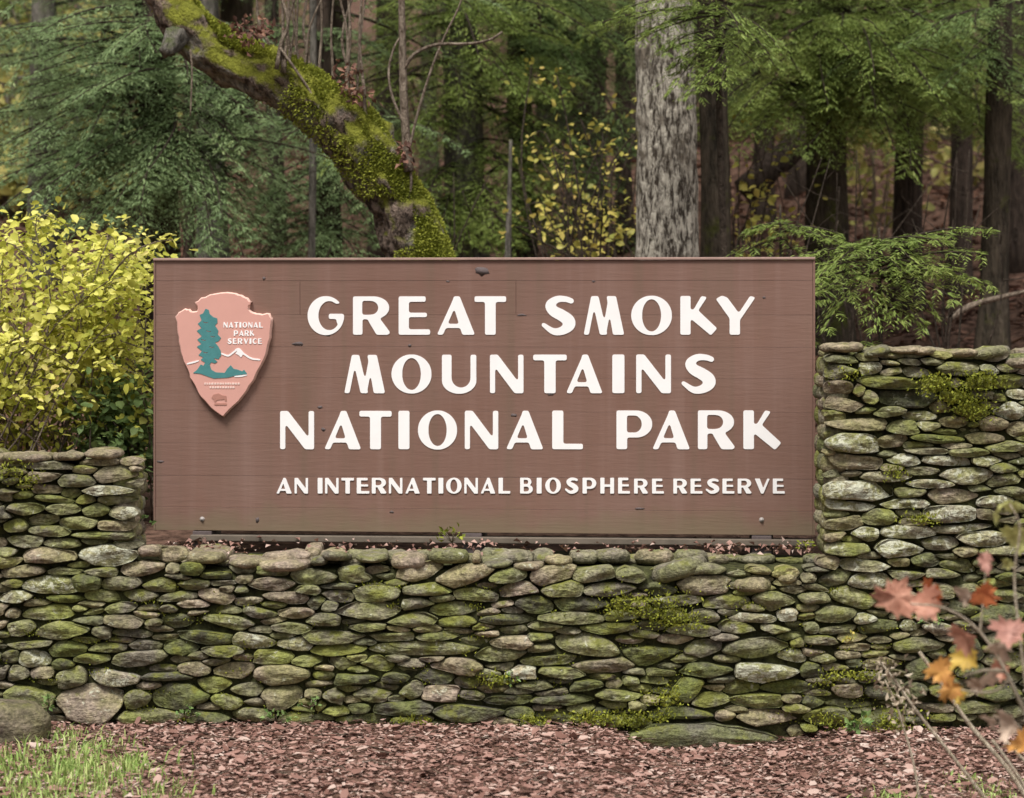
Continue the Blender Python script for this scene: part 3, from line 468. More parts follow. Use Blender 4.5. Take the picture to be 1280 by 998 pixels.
for x0, x1, z in ((-2.7, XL - .25, 1.225), (XR, 2.7, 1.755), (-1.75, 1.45, .73)):   # small stones bedded behind the coping
    x = x0
    while x < x1:
        a = rng.uniform(.06, .13); v, f = slab(a, rng.uniform(.06, .1), rng.uniform(.03, .055), x * 7); yy = rng.uniform(.22, .4) if z > 1 else rng.uniform(.2, .62)
        rub.add(v + np.array([x + a, yy, z]), f); x += a * rng.uniform(1.2, 1.9)
for xs, z0, z1, sg in ((XL - .02, .80, 1.22, 1), (XR + .02, .80, 1.75, -1)):  # end faces of the taller parts, beside the sign
    z = z0
    while z < z1:
        h = rng.uniform(.05, .09); y = .04
        while y < .42:
            b = rng.uniform(.06, .11); v, f = slab(b, .06, h, z * 31 + y * 17)
            v = np.stack([v[:, 1] + rng.normal(0, .008), v[:, 0], v[:, 2]], -1) * np.array([1, 1, 1.0]); f = [q[:, ::-1] for q in f]
            rub.add(v + np.array([xs - sg * .045, y + b * .7, z]), f); y += b * 1.75
        z += h * .93
tag(obj('small_stone', rub.mesh('small_stone', M['rubble'], True), wall), kind='stuff')

# moss cushions and seedlings on the wall face
mb = Bag()
def moss_patch(px, py, w, h, n, L=.022, y=-.05):
    x = rng.normal(px, w / 2.6, n); z = rng.normal(py, h / 2.6, n); p = np.stack([(x - CX) / SCW, np.full(n, y) + rng.normal(0, .014, n), CH - (z - HZ) / SCW], -1)
    d = rdir(n) * .8 + np.array([0, -.7, .55]); mb.add(*leaves(p, d, rdir(n), rng.uniform(.5, 1.2, n) * L, rng.uniform(.35, .6, n) * L, .1))
for q in ((815, 758, 60, 26, 500), (850, 775, 45, 14, 300), (775, 755, 30, 20, 220), (745, 897, 50, 14, 420), (665, 902, 26, 12, 200), (790, 898, 30, 14, 240), (1168, 480, 34, 20, 380),
          (1225, 478, 36, 18, 420), (1215, 512, 36, 18, 360), (1195, 498, 30, 16, 260), (1150, 648, 34, 10, 160), (1110, 905, 60, 26, 420), (1040, 845, 26, 14, 160), (1075, 843, 30, 10, 120),
          (620, 848, 30, 12, 150), (830, 870, 34, 20, 220), (18, 590, 30, 20, 120), (38, 600, 20, 18, 100), (515, 900, 34, 10, 120), (1118, 592, 22, 12, 80), (825, 895, 26, 10, 120), (1035, 900, 26, 14, 120), (1060, 470, 30, 14, 70)):
    moss_patch(*q)
for k in range(130):
    moss_patch(rng.uniform(0, 1280), rng.uniform(730, 905), rng.uniform(14, 40), rng.uniform(4, 8), int(rng.uniform(12, 40)), .016, .0)
tag(obj('moss', mb.mesh('moss', M['moss']), wall), kind='stuff')

# ---------------------------------------------------------------- the sign
dL, dR = 12.39, 12.10; xl, xr = (192 - CX) / F * dL, (1019 - CX) / F * dR
SW = math.hypot(xr - xl, dR - dL); SZ0, SZ1 = .848, 2.257
sign = empty('entrance_sign', ((xl + xr) / 2, CY + (dL + dR) / 2, SZ0), math.atan2(dR - dL, xr - xl))
tag(sign, 'wide brown plank sign with white lettering and a pink arrowhead emblem on the wall', 'sign')
def SP(px, py):
    k = (px - CX) / F; t = (xl - k * dL) / (k * (dR - dL) - (xr - xl)); d = dL + (dR - dL) * t
    return (t - .5) * SW, CH - (py - HZ) / F * d - SZ0

def paint_mat():
    m, nt = newmat('brown_paint'); co = coords(nt); oi = node(nt, 'ShaderNodeObjectInfo')
    n1 = noise(nt, coords(nt, 'Object', (1, 1, .25)), 5, 5, .6); n2 = noise(nt, coords(nt, 'Object', (.12, 1, 1)), 60, 4, .6); n3 = noise(nt, co, 2.2, 4, .6)
    c = mixc(nt, n1, (.142, .074, .052), (.190, .104, .076))
    c = mixc(nt, ramp(nt, n3, [(.35, 0.0), (.7, .55)]), c, (.20, .122, .097))
    c = mixc(nt, math_(nt, 'MULTIPLY', oi.outputs['Random'], .3), c, (.145, .075, .056))
    c = mixc(nt, math_(nt, 'MULTIPLY', ramp(nt, n2, [(.3, 1.0), (.42, 0.0)]), .3), c, (.14, .085, .068))
    c = mixc(nt, math_(nt, 'MULTIPLY', ramp(nt, noise(nt, coords(nt, 'Object', (1, 1, .6)), 9, 6, .7), [(.66, 0.0), (.74, 1.0)]), .4), c, (.15, .10, .07))
    st = noise(nt, coords(nt, 'Object', (4, 1, .12)), 2.6, 3, .55)
    c = mixc(nt, math_(nt, 'MULTIPLY', ramp(nt, st, [(.52, 0.0), (.70, 1.0)]), .42), c, (.125, .085, .055))
    c = mixc(nt, math_(nt, 'MULTIPLY', ramp(nt, st, [(.30, 1.0), (.44, 0.0)]), .35), c, (.225, .142, .115))
    # green algae creeping up from the wet lower edge
    sx = node(nt, 'ShaderNodeSeparateXYZ'); t = node(nt, 'ShaderNodeTexCoord'); nt.links.new(t.outputs['Object'], sx.inputs[0])
    low = ramp(nt, math_(nt, 'ADD', sx.outputs[2], math_(nt, 'MULTIPLY', math_(nt, 'SUBTRACT', noise(nt, co, 6, 4), .5), .25)), [(.02, .55), (.14, 0.0)])
    c = mixc(nt, low, c, (.15, .125, .07))
    finish(nt, c, .62, math_(nt, 'ADD', n2, math_(nt, 'MULTIPLY', n1, .4)), .25, .006, .35); return m
M['paint'] = paint_mat()
def plain(name, col, rough=.6, var=.15, sc=30, bstr=.15):
    m, nt = newmat(name); n = noise(nt, coords(nt), sc, 4); finish(nt, mixc(nt, n, [k * (1 - var) for k in col], [min(k * (1 + var), .9) for k in col]), rough, n, bstr, .004, .3); return m
M['white'] = plain('white_letter_paint', (.77, .75, .735), .55, .10, 7); M['edge'] = plain('worn_edge_paint', (.31, .205, .17), .7, .3, 22); M['wood'] = plain('weathered_timber', (.13, .105, .08), .85, .45, 12, .5)
M['pink'] = plain('terracotta_paint', (.55, .29, .24), .55, .08, 9); M['rim'] = plain('emblem_edge_paint', (.66, .42, .35), .6, .25); M['teal'] = plain('teal_paint', (.055, .19, .19), .55, .2, 40)
M['chip'] = plain('exposed_grey_wood', (.10, .078, .075), .9, .4); M['steel'] = plain('galvanised_steel', (.30, .27, .25), .5, .3); M['tan'] = plain('brown_motif_paint', (.36, .17, .13), .6, .1); M['palepink'] = plain('faded_white_paint', (.70, .52, .46), .6, .1)

seams = [322, 351, 394, 434, 473, 515, 556, 597, 637, 668]
rows = [SP(640, y)[1] for y in seams]; rows[0] = SZ1 - SZ0 - .014; rows[-1] = 0.0
for i in range(9):
    cuts = [-SW / 2 + .012, SW / 2 - .012]
    if i == 1: cuts[1:1] = [SP(375, 0)[0], SP(645, 0)[0]]
    for a, b in zip(cuts[:-1], cuts[1:]):
        y = -abs(rng.normal(0, .0004)) - (.004 if i == 8 else 0); g = .0003 if i not in (0, 1, 7) else .0007
        me = bevel_box(a + g, b - g, 0, .042, rows[i + 1] + g, rows[i] - g, .0008, M['paint'], 'plank')
        obj('plank', me, sign, (0, y, 0))
obj('top_trim', bevel_box(-SW / 2, SW / 2, -.012, .06, rows[0] + .001, SZ1 - SZ0, .003, M['edge'], 'top_trim'), sign)
for s in (-1, 1):
    x0, x1 = (-SW / 2, -SW / 2 + .011) if s < 0 else (SW / 2 - .011, SW / 2)
    obj('side_trim', bevel_box(x0, x1, -.004, .05, 0, rows[0], .002, M['paint'], 'side_trim'), sign)
obj('back_panel', bevel_box(-SW / 2 + .02, SW / 2 - .02, .044, .07, .01, rows[0] - .01, .002, M['wood'], 'back_panel'), sign)
obj('bottom_rail', bevel_box(-SW / 2 + .20, SW / 2 - .01, -.035, .06, -.052, -.022, .004, M['wood'], 'bottom_rail'), sign)
for px in (253, 590, 952):
    u = SP(px, 660)[0]; obj('support_post', bevel_box(u - .06, u + .06, .072, .19, -.16, 1.2, .006, M['wood'], 'support_post'), sign)
    obj('foot_block', bevel_box(u - .05, u + .05, -.01, .07, -.12, -.004, .004, M['chip'], 'foot_block'), sign)
for px, py in ((253, 649), (952, 650)):
    u, z = SP(px, py); th = np.linspace(0, 2 * math.pi, 12, endpoint=False); b = Bag()
    for r, y0, y1 in ((.013, -.0045, -.008), (.008, -.006, -.015)):
        c = np.stack([np.cos(th) * r, np.full(12, y0), np.sin(th) * r], -1); c2 = c.copy(); c2[:, 1] = y1; c2[:, [0, 2]] *= .9; k = np.arange(12); k2 = (k + 1) % 12
        b.add(np.concatenate([c, c2]), [np.stack([k, k2, 12 + k2, 12 + k], -1), (12 + k)[None, :]])
    obj('bolt', b.mesh('bolt', M['steel']), sign, (u, 0, z))
for px, py, w, h in ((602, 339, 24, 13), (373, 430, 18, 6), (652, 394, 14, 4), (201, 577, 11, 4), (330, 348, 5, 5), (404, 537, 7, 6), (400, 509, 8, 4), (642, 519, 9, 5), (688, 493, 8, 4), (410, 419, 7, 4), (800, 636, 14, 3), (322, 650, 6, 8), (490, 640, 6, 4), (512, 432, 5, 4), (955, 372, 5, 4), (742, 352, 6, 3), (560, 352, 5, 3), (870, 602, 5, 4)):
    u, z = SP(px, py); n = 12; th = np.linspace(0, 2 * math.pi, n, endpoint=False); r = rng.uniform(.6, 1.1, n); m = 12.2 / F / 2
    v = np.stack([np.cos(th) * r * w * m, np.full(n, -.0016 if py < 637 else -.0056), np.sin(th) * r * h * m], -1)
    v2 = v.copy(); v2[:, 1] = .004; k = np.arange(n); k2 = (k + 1) % n
    part('paint_chip', np.concatenate([v, v2]), [k[None, :][:, ::1], np.stack([k, n + k, n + k2, k2], -1)], M['chip'], sign, loc=(u, 0, z))

# ---- lettering: each glyph drawn as a mask, its corners rounded, its outline traced
GR = 150
def glyph_mask(ch):
    w, shapes = GL[ch]; pad = .12; nx, ny = int((w + 2 * pad) * GR), int((1 + 2 * pad) * GR)
    gxx, gyy = np.meshgrid((np.arange(nx) + .5) / GR - pad, (np.arange(ny) + .5) / GR - pad); m = np.zeros((ny, nx), bool)
    for s in shapes:
        q = shape_mask(s, gxx, gyy); m = m & ~q if s[0] == '-' else m | q
    return m, pad
def poly_mask(pts, X, Y):
    r = np.zeros(X.shape, bool); n = len(pts)
    for i in range(n):
        (x0, y0), (x1, y1) = pts[i], pts[(i + 1) % n]
        if y0 == y1: continue
        c = (Y >= min(y0, y1)) & (Y < max(y0, y1)); r ^= c & (X < x0 + (Y - y0) * (x1 - x0) / (y1 - y0))
    return r
def shape_mask(s, X, Y):
    k, a = s[1], s[2:]
    if k == 'r': return (X >= a[0]) & (X <= a[2]) & (Y >= a[1]) & (Y <= a[3])
    if k == 'e': return ((X - a[0]) / a[2]) ** 2 + ((Y - a[1]) / a[3]) ** 2 <= 1
    if k == 'p': return poly_mask(a[0], X, Y)
    if k == 's':
        r = np.zeros(X.shape, bool); p = curve_pts(a[0], 90)
        for x, y, q in p: r |= (X - x) ** 2 + (Y - y) ** 2 <= q * q
        return r
def rr(*a): return ('+', 'r') + a
def nr(*a): return ('-', 'r') + a
def pp(*a): return ('+', 'p', list(a))
GL = {
 'I': (.30, [rr(0, 0, .30, 1)]), 'T': (.86, [rr(0, .84, .86, 1), rr(.28, 0, .58, 1)]), 'L': (.80, [rr(0, 0, .30, 1), rr(0, 0, .80, .155)]),
 'E': (.81, [rr(0, 0, .27, 1), rr(0, .85, .70, 1), rr(0, .45, .73, .58), rr(0, 0, .81, .155)]), 'H': (.92, [rr(0, 0, .27, 1), rr(.66, 0, .92, 1), rr(0, .43, .92, .57)]),
 'N': (.88, [rr(0, 0, .15, 1), rr(.73, 0, .88, 1), pp((0, 1), (.21, 1), (.88, .12), (.88, 0), (.64, 0), (0, .84))]),
 'A': (1.0, [pp((0, 0), (.17, 0), (.57, .92), (.46, 1)), pp((.44, 1), (.60, 1), (1, 0), (.66, 0), (.40, .84)), rr(.15, .17, .76, .29)]),
 'V': (1.0, [pp((0, 1), (.34, 1), (.63, .2), (.58, 0), (.42, 0)), pp((1, 1), (.84, 1), (.46, .12), (.46, 0), (.58, 0))]),
 'K': (.97, [rr(0, 0, .28, 1), pp((.20, .40), (.36, .44), (.71, .97), (.55, 1.0)), pp((.27, .64), (.42, .68), (.97, .17), (.80, -.02), (.26, .42))]),
 'Y': (1.04, [pp((0, .92), (.17, 1.01), (.31, .96), (.64, .52), (.64, .36), (.36, .42)), pp((.89, 1.0), (1.04, .96), (.64, .38), (.50, .42)), rr(.36, 0, .64, .5)]),
 'M': (1.08, [pp((0, 0), (.15, 0), (.34, .95), (.20, 1)), pp((.60, 1), (.86, 1), (1.08, 0), (.77, 0)), pp((.20, 1), (.40, 1), (.64, 0), (.43, 0)), pp((.66, 1), (.76, .85), (.60, 0), (.48, 0))]),
 'O': (1.05, [('+', 'e', .525, .5, .525, .51), ('-', 'e', .525, .5, .235, .405)]),
 'U': (.92, [rr(0, .32, .27, 1), rr(.75, .32, .92, 1), ('+', 'e', .46, .33, .46, .345), nr(.27, .38, .75, 1.2), ('-', 'e', .51, .39, .24, .23)]),
 'S': (.92, [('+', 's', [(.80, .87, .075), (.64, .92, .08), (.42, .91, .095), (.25, .77, .13), (.33, .62, .145), (.55, .5, .155), (.73, .37, .16), (.74, .25, .155), (.58, .12, .115), (.34, .09, .09), (.07, .26, .06)])]),
 'G': (.94, [('+', 'e', .49, .5, .49, .51), ('-', 'e', .58, .5, .28, .37), nr(.60, .54, 1.1, .80), rr(.56, .41, .94, .55), rr(.77, .30, .94, .5)]),
 'C': (.90, [('+', 'e', .49, .5, .49, .51), ('-', 'e', .58, .5, .28, .37), nr(.60, .22, 1.1, .80)]),
 'R': (.95, [rr(0, 0, .25, 1), rr(.2, .40, .52, 1), ('+', 'e', .52, .70, .41, .30), nr(.25, .53, .46, .87), ('-', 'e', .46, .70, .18, .17), pp((.36, .46), (.66, .47), (.96, .06), (.90, 0), (.60, 0), (.40, .34))]),
 'P': (.95, [rr(0, 0, .29, 1), rr(.2, .30, .52, 1), ('+', 'e', .52, .65, .43, .35), nr(.29, .44, .48, .86), ('-', 'e', .48, .65, .18, .21)]),
 'B': (.88, [rr(0, 0, .25, 1), rr(.2, .47, .46, 1), ('+', 'e', .46, .74, .32, .265), rr(.2, 0, .48, .56), ('+', 'e', .48, .28, .40, .285), nr(.25, .60, .44, .88), ('-', 'e', .43, .74, .13, .14), nr(.25, .13, .44, .44), ('-', 'e', .45, .285, .16, .155)]),
}
def trace(mask, blur, step, to_xy, y0, y1, thr=.5):
    """marching squares over a softened mask; returns a solid between depths y0 (front) and y1"""
    f = mask.astype(float)
    for _ in range(2):
        for ax in (0, 1):
            k = 2 * blur + 1; pad = [(0, 0), (0, 0)]; pad[ax] = (blur + 1, blur); c = np.cumsum(np.pad(f, pad), axis=ax)
            f = (np.take(c, range(k, c.shape[ax]), ax) - np.take(c, range(0, c.shape[ax] - k), ax)) / k
    f = f[::step, ::step]; ny, nx = f.shape; f = f + .5 - thr; ins = f >= .5; verts = []; key = {}; faces = []
    def vid(k, x, y):
        if k not in key: key[k] = len(verts); verts.append((x * step, y * step))
        return key[k]
    for j in range(ny - 1):
        for i in range(nx - 1):
            cs = [(i, j), (i + 1, j), (i + 1, j + 1), (i, j + 1)]; st = [ins[y, x] for x, y in cs]
            if not any(st): continue
            pl = []
            for a in range(4):
                (xa, ya), (xb, yb) = cs[a], cs[(a + 1) % 4]
                if st[a]: pl.append(vid((xa, ya), xa, ya))
                if st[a] != st[(a + 1) % 4]:
                    va, vb = f[ya, xa], f[yb, xb]; t = (.5 - va) / (vb - va); t = min(max(t, .02), .98)
                    pl.append(vid(tuple(sorted([(xa, ya), (xb, yb)])), xa + t * (xb - xa), ya + t * (yb - ya)))
            if len(pl) >= 3: faces.append(pl)
    ed = {}
    for q in faces:
        for a in range(len(q)): ed[(q[a], q[(a + 1) % len(q)])] = 1
    n = len(verts); xy = np.array([to_xy(*p) for p in verts])
    v = np.concatenate([np.stack([xy[:, 0], np.full(n, y0), xy[:, 1]], -1), np.stack([xy[:, 0], np.full(n, y1), xy[:, 1]], -1)])
    fl = list(faces)
    for (a, b) in ed:
        if (b, a) not in ed: fl.append((a, n + a, n + b, b))
    return v, fl
GC = {}
def glyph(ch, h, w, depth, step=3):
    k = (ch, round(h, 3), round(w, 3))
    if k not in GC:
        m, pad = glyph_mask(ch); w0 = GL[ch][0]
        GC[k] = trace(m, 4 if h > .1 else 3, step, lambda x, y: (((x + .5) / GR - pad) / w0 * w, ((y + .5) / GR - pad) * h), -depth, .003, .60 if h > .1 else .5)
    return GC[k]
LC = {}
def letter(ch, x0, x1, yt, yb, depth=.0035):
    u0, z0 = SP(x0, yb); u1, _ = SP(x1, yb); z1 = SP(x0, yt)[1]
    w = round((u1 - u0) * 2, 2) / 2; h = round((z1 - z0) * 2, 2) / 2; k = (ch, w, h)
    if k not in LC:
        v, f = glyph(ch, h, w, depth); LC[k] = mesh('letter', v, f, M['white'])
    obj('letter', LC[k], sign, ((u0 + u1) / 2 - w / 2, 0, z0))
L1 = 'G384-429 R441-488 E498-538 A546-594 T593-633 S676-720 M729-781 O789-840 K850-897 Y894-945'
L2 = 'M430-482 O489-540 U552-596 N612-655 T666-709 A707-754 I765-781 N795-839 S851-895'
L3 = 'N350-393 A405-452 T449-490 I498-512 O522-572 N581-623 A632-680 L690-729 P770-816 A815-863 R872-919 K929-977'
for ln, a, b in ((L1, 370, 419), (L2, 443, 492), (L3, 513, 562)):
    for q in ln.split():
        x0, x1 = q[1:].split('-'); letter(q[0], float(x0), float(x1), a, b)
for word, x0, x1 in (('AN', 346, 385), ('INTERNATIONAL', 397.5, 638), ('BIOSPHERE', 650, 830), ('RESERVE', 841.5, 981)):
    ws = [GL[c][0] * 19 * .98 for c in word]; gap = (x1 - x0 - sum(ws)) / (len(word) - 1); x = x0
    for c, w in zip(word, ws): letter(c, x, x + w, 598, 617, .005); x += w + gap

# ---- arrowhead emblem
EZ = 4.538
def EP(zx, zy): return SP(190 + zx / EZ, 310 + zy / EZ)
out = [(140, 390), (160, 365), (190, 345), (215, 350), (240, 364), (265, 357), (262, 335), (250, 310), (285, 285), (330, 265), (380, 255), (430, 250), (475, 256), (512, 266), (545, 284), (568, 306), (556, 325), (557, 345), (570, 362), (592, 370), (630, 372), (672, 374), (688, 400), (684, 450), (678, 505), (668, 555), (655, 602), (636, 652), (610, 702), (588, 745), (560, 785), (530, 832), (500, 872), (452, 918), (405, 962), (370, 935), (340, 910), (308, 876), (280, 840), (254, 796), (230, 750), (212, 712), (195, 668), (176, 615), (160, 560), (152, 505), (146, 450)]
dense = []
for i in range(len(out)):
    a, b = np.array(out[i], float), np.array(out[(i + 1) % len(out)], float)
    for t in (0, .5): dense.append(a + (b - a) * t + rng.normal(0, 2.2, 2))
dense = np.array(dense); n = len(dense); ctr = np.array([412, 560.0])
tan_ = np.roll(dense, -1, 0) - np.roll(dense, 1, 0); nrm = norm(np.stack([tan_[:, 1], -tan_[:, 0]], -1)); nrm *= np.sign((nrm * (dense - ctr)).sum(1))[:, None]
def ering(inset, y):
    q = dense - nrm * inset; uv = np.array([EP(*p) for p in q]); return np.stack([uv[:, 0], np.full(n, y), uv[:, 1]], -1)
rings = [ering(0, .004), ering(0, -.020), ering(8, -.0335)]
k = np.arange(n); k2 = (k + 1) % n
ring_f = lambda m: np.stack([m * n + k, (m + 1) * n + k, (m + 1) * n + k2, m * n + k2], -1)
inner = [tuple(q) for q in dense - nrm * 7]; res = .7; GX, GYy = np.meshgrid(120 + (np.arange(int(590 * res)) + .5) / res, 235 + (np.arange(int(740 * res)) + .5) / res)
v, f = trace(poly_mask(inner, GX, GYy), 1, 3, lambda x, y: EP(120 + (x + .5) / res, 235 + (y + .5) / res), -.034, -.030)
emb = part('arrowhead_emblem', v, [q[::-1] for q in f], M['pink'], sign)
emb['label'] = 'pink arrowhead plaque with teal tree and white lettering'
part('rim', np.concatenate(rings[:3]), [ring_f(0), ring_f(1)], M['rim'], emb)
EY = -.0345
def motif(name, shapes, mat, x0, y0, x1, y1, res=1.0, blur=1, depth=.002):
    nx, ny = int((x1 - x0) * res), int((y1 - y0) * res); GX, GYy = np.meshgrid(x0 + (np.arange(nx) + .5) / res, y0 + (np.arange(ny) + .5) / res); m = np.zeros((ny, nx), bool)
    for s in shapes:
        q = shape_mask(s, GX, GYy); m = m & ~q if s[0] == '-' else m | q
    v, f = trace(m, blur, 2, lambda x, y: EP(x0 + (x + .5) / res, y0 + (y + .5) / res), EY - depth, EY + .002)
    return part(name, v, [q[::-1] for q in f], mat, emb)
tree_poly = [(312, 345), (330, 352), (335, 375), (355, 392), (378, 400), (380, 425), (365, 440), (385, 470), (380, 490), (400, 510), (385, 530), (365, 535), (385, 560), (398, 585), (400, 610), (385, 630), (355, 625), (380, 645), (365, 655), (345, 648), (335, 660), (345, 690), (370, 705), (420, 708), (435, 685), (455, 665), (470, 685), (495, 690), (520, 700), (530, 690), (548, 715), (490, 722), (440, 735), (360, 740), (315, 725), (280, 712), (240, 710), (265, 690), (285, 660), (300, 668), (310, 650), (285, 635), (300, 620), (272, 608), (292, 585), (262, 560), (290, 545), (265, 520), (292, 500), (262, 470), (290, 455), (268, 430), (290, 412), (278, 380), (298, 372)]
motif('tree_motif', [('+', 'p', tree_poly)] + [('-', 's', [(x, y, 2.2), (x + 14, y + 5, 2.2), (x + 26, y + 2, 1.5)]) for x, y in ((300, 420), (318, 470), (290, 520), (335, 560), (300, 590), (340, 500))], M['teal'], 230, 335, 560, 750)
motif('mountain_motif', [('+', 's', [(404, 600, 4), (440, 611, 5), (470, 592, 5), (498, 574, 6), (530, 602, 5), (572, 627, 5), (618, 634, 4)]), ('+', 'p', [(482, 600), (498, 572), (525, 602), (512, 622), (500, 608)])], M['white'], 395, 560, 630, 645)
motif('ridge_motif', [('+', 's', [(210, 657, 4), (245, 648, 5), (272, 640, 3)])], M['white'], 200, 630, 284, 668)
motif('river_motif', [('+', 's', [(478, 729, 3.5), (515, 726, 4.5), (546, 720, 2)])], M['white'], 470, 712, 556, 740)
motif('animal_motif', [('+', 'p', [(345, 850), (356, 832), (385, 824), (408, 836), (430, 838), (432, 868), (424, 870), (420, 858), (375, 862), (372, 872), (362, 872), (358, 860)]), ('+', 'r', 362, 880, 432, 891)], M['tan'], 338, 816, 440, 898)
def faint(y0, xa, xb):
    sh = []; x = xa
    while x < xb: w = rng.uniform(6, 13); sh.append(('+', 'r', x, y0, x + w, y0 + 12)); x += w + rng.uniform(3, 5)
    return sh
motif('faint_lettering', faint(763, 305, 505) + faint(784, 335, 480), M['palepink'], 298, 755, 515, 804, 1.0, 1)
for word, cx, cy, wd, hh in (('NATIONAL', 525, 437, 222, 31), ('PARK', 530, 484, 116, 31), ('SERVICE', 533, 529, 196, 31)):
    ws = np.array([max(GL[c][0], .42) for c in word]); gap = .22; s = wd / (ws.sum() + gap * (len(word) - 1)); x = cx - wd / 2; b = Bag(); vs = []; fs = []; n0 = 0
    for c, w in zip(word, ws):
        u0, z0 = EP(x, cy + hh / 2); u1, z1 = EP(x + w * s, cy - hh / 2)
        v, f = glyph(c, round(z1 - z0, 4), round(u1 - u0, 4), .002, 6); v = v.copy(); v[:, 0] += u0; v[:, 2] += z0; v[:, 1] += EY; vs.append(v); fs += [[i + n0 for i in q] for q in f]; n0 += len(v); x += (w + gap) * s
    part('lettering', np.concatenate(vs), fs, M['white'], emb)

# ---------------------------------------------------------------- trees
def hem_branch(bag, wood, o, az, L, elev, droop, det=1.0, lat=.42, g=rng):
    """one flat, feathery hemlock bough; det > 1 = coarser sprays"""
    n = 12; s = np.linspace(0, 1, n); wob = g.normal(0, .05)
    h = np.array([math.cos(az), math.sin(az), 0]); side = np.array([-h[1], h[0], 0])
    ax = o + h * (L * math.cos(elev) * s)[:, None] + side * (L * wob * np.sin(s * 3.0))[:, None] + np.array([0, 0, 1]) * (L * (math.sin(elev) * s - droop * s * s))[:, None]
    wood.add(*tube(ax, np.linspace(.005 + .007 * L, .003, n), 4, close=False))
    step = .046 * det; m = max(6, int(L * .9 / step)); sk = np.linspace(.10, 1, m)
    p0 = np.stack([np.interp(sk, s, ax[:, i]) for i in range(3)], -1); tg = norm(np.stack([np.interp(sk, s, np.gradient(ax[:, i])) for i in range(3)], -1))
    sg = np.where(np.arange(m) % 2 == 0, 1, -1) ; roll = g.normal(0, .25)
    sd = norm(side * math.cos(roll) + np.array([0, 0, 1]) * math.sin(roll))
    ll = lat * L ** .5 * (.35 + .75 * np.sin(np.clip(sk * 1.15, 0, 1) * math.pi) ** .8) * g.uniform(.6, 1.2, m) * (1 - .35 * sk)
    an = g.normal(R(55), R(9), m); ld = norm(tg * np.cos(an)[:, None] + sd * (sg * np.sin(an))[:, None])
    PP, DD, LL, WW = [], [], [], []
    q = max(4, int(.5 * lat / (.0105 * det)))
    u = np.linspace(.06, 1, q)
    lp = p0[:, None] + ld[:, None] * (ll[:, None] * u)[..., None]; lp[..., 2] -= (ll[:, None] * u ** 2) * g.uniform(.10, .42, m)[:, None]
    lp += g.normal(0, .006, lp.shape)
    s2 = np.where(np.arange(q) % 2 == 0, 1, -1)[None, :]
    per = norm(np.cross(ld, np.array([0, 0, 1.0])))
    td = norm(ld[:, None] * .75 + per[:, None] * (s2 * .75)[..., None] + np.array([0, 0, -.22]) + g.normal(0, .16, lp.shape))
    tl = (.020 + .036 * (1 - u))[None] * g.uniform(.7, 1.3, (m, q)) * (det ** .7) * 1.1
    N = norm(np.array([0, 0, 1.0]) + g.normal(0, .35, (m * q, 3)))
    bag.add(*leaves(lp.reshape(-1, 3), td.reshape(-1, 3), N, tl.ravel(), tl.ravel() * .22 * det ** .3, .05, .08))

def gpos(px, d): # ground point below a column of the picture
    x = (px - CX) / F * d; return np.array([x, CY + d, float(gz(x, CY + d))])

def trunk_mesh(b, H, r, lean=(0, 0), segs=16, amp=.10, mat=None, seed=0, flare=1.5, sc=9, rings=26):
    z = np.linspace(-.3, H, rings); t = np.clip(z / H, 0, 1)
    path = np.stack([lean[0] * z + .05 * np.sin(z * .6 + seed), lean[1] * z + .04 * np.cos(z * .7 + seed), z], -1)
    rad = r * (1 - .62 * t) * (1 + (flare - 1) * np.exp(-np.clip(z, 0, 9) / .35))
    v, f = tube(path, rad, segs, amp, sc, seed, True, .3)
    return mesh('trunk', v, f, mat, True)

def hemlock(name, px, d, w, label, H=10.5, bark='bark_dark', leaf='hem', lean=(0, 0), zlow=2.2, Lmax=2.3, dens=1.0, seed=0, group='hemlock trees in the forest behind the sign', spec=None, canopy=True, cat='tree', segs=14, rpt=5):
    g = np.random.default_rng(100 + seed); b = gpos(px, d); r = w / F * d / 2
    t = empty(name, b); tag(t, label, cat, group)
    obj('trunk', trunk_mesh(b, H, r * 1.12, lean, segs, .10, M[bark], seed), t)
    bag, wood = Bag(), Bag(); vis = CH + HZ / F * d - b[2] + .5       # height of the picture's top edge at this distance
    z = zlow
    while z < H - .3:
        up = z > vis
        if up and not canopy: break
        nb = 1
        for _ in range(nb):
            az = g.uniform(0, 2 * math.pi); L = Lmax * (1 - .75 * z / H) * g.uniform(.6, 1.15)
            o = np.array([lean[0] * z, lean[1] * z, z])
            hem_branch(bag, wood, o, az, L, g.uniform(-.15, .35), g.uniform(.15, .5), 1.0 if not up else 2.6, .42, g)
        z += (.075 if not up else 1.2) / dens
    for (bx, by, ex, ey, dd) in (spec or []):                         # boughs seen in the picture: from the trunk side to the tip
        p, e = P(bx, by, d) - b, P(ex, ey, d + dd) - b; v = e - p; L = np.linalg.norm(v); hl = math.hypot(v[0], v[1])
        for k in range(rpt):
            hem_branch(bag, wood, p + g.normal(0, .06, 3) * (k > 0), math.atan2(v[1], v[0]) + g.normal(0, .22) * (k > 0), L * (1 if k == 0 else g.uniform(.6, 1.05)), math.atan2(v[2], hl) + .25 + g.normal(0, .12) * (k > 0), .26, 1.0, .46, g)
    bag.add(np.concatenate(wood.v), [np.concatenate(wood.f)]) if wood.n else None
    c = obj('crown', bag.mesh('crown', M[leaf]), t); c.data.materials.append(M['branch']); me = c.data
    lt = np.empty(len(me.polygons), np.int32); me.polygons.foreach_get('loop_total', lt); me.polygons.foreach_set('material_index', (lt == 4).astype(np.int32))
    return t

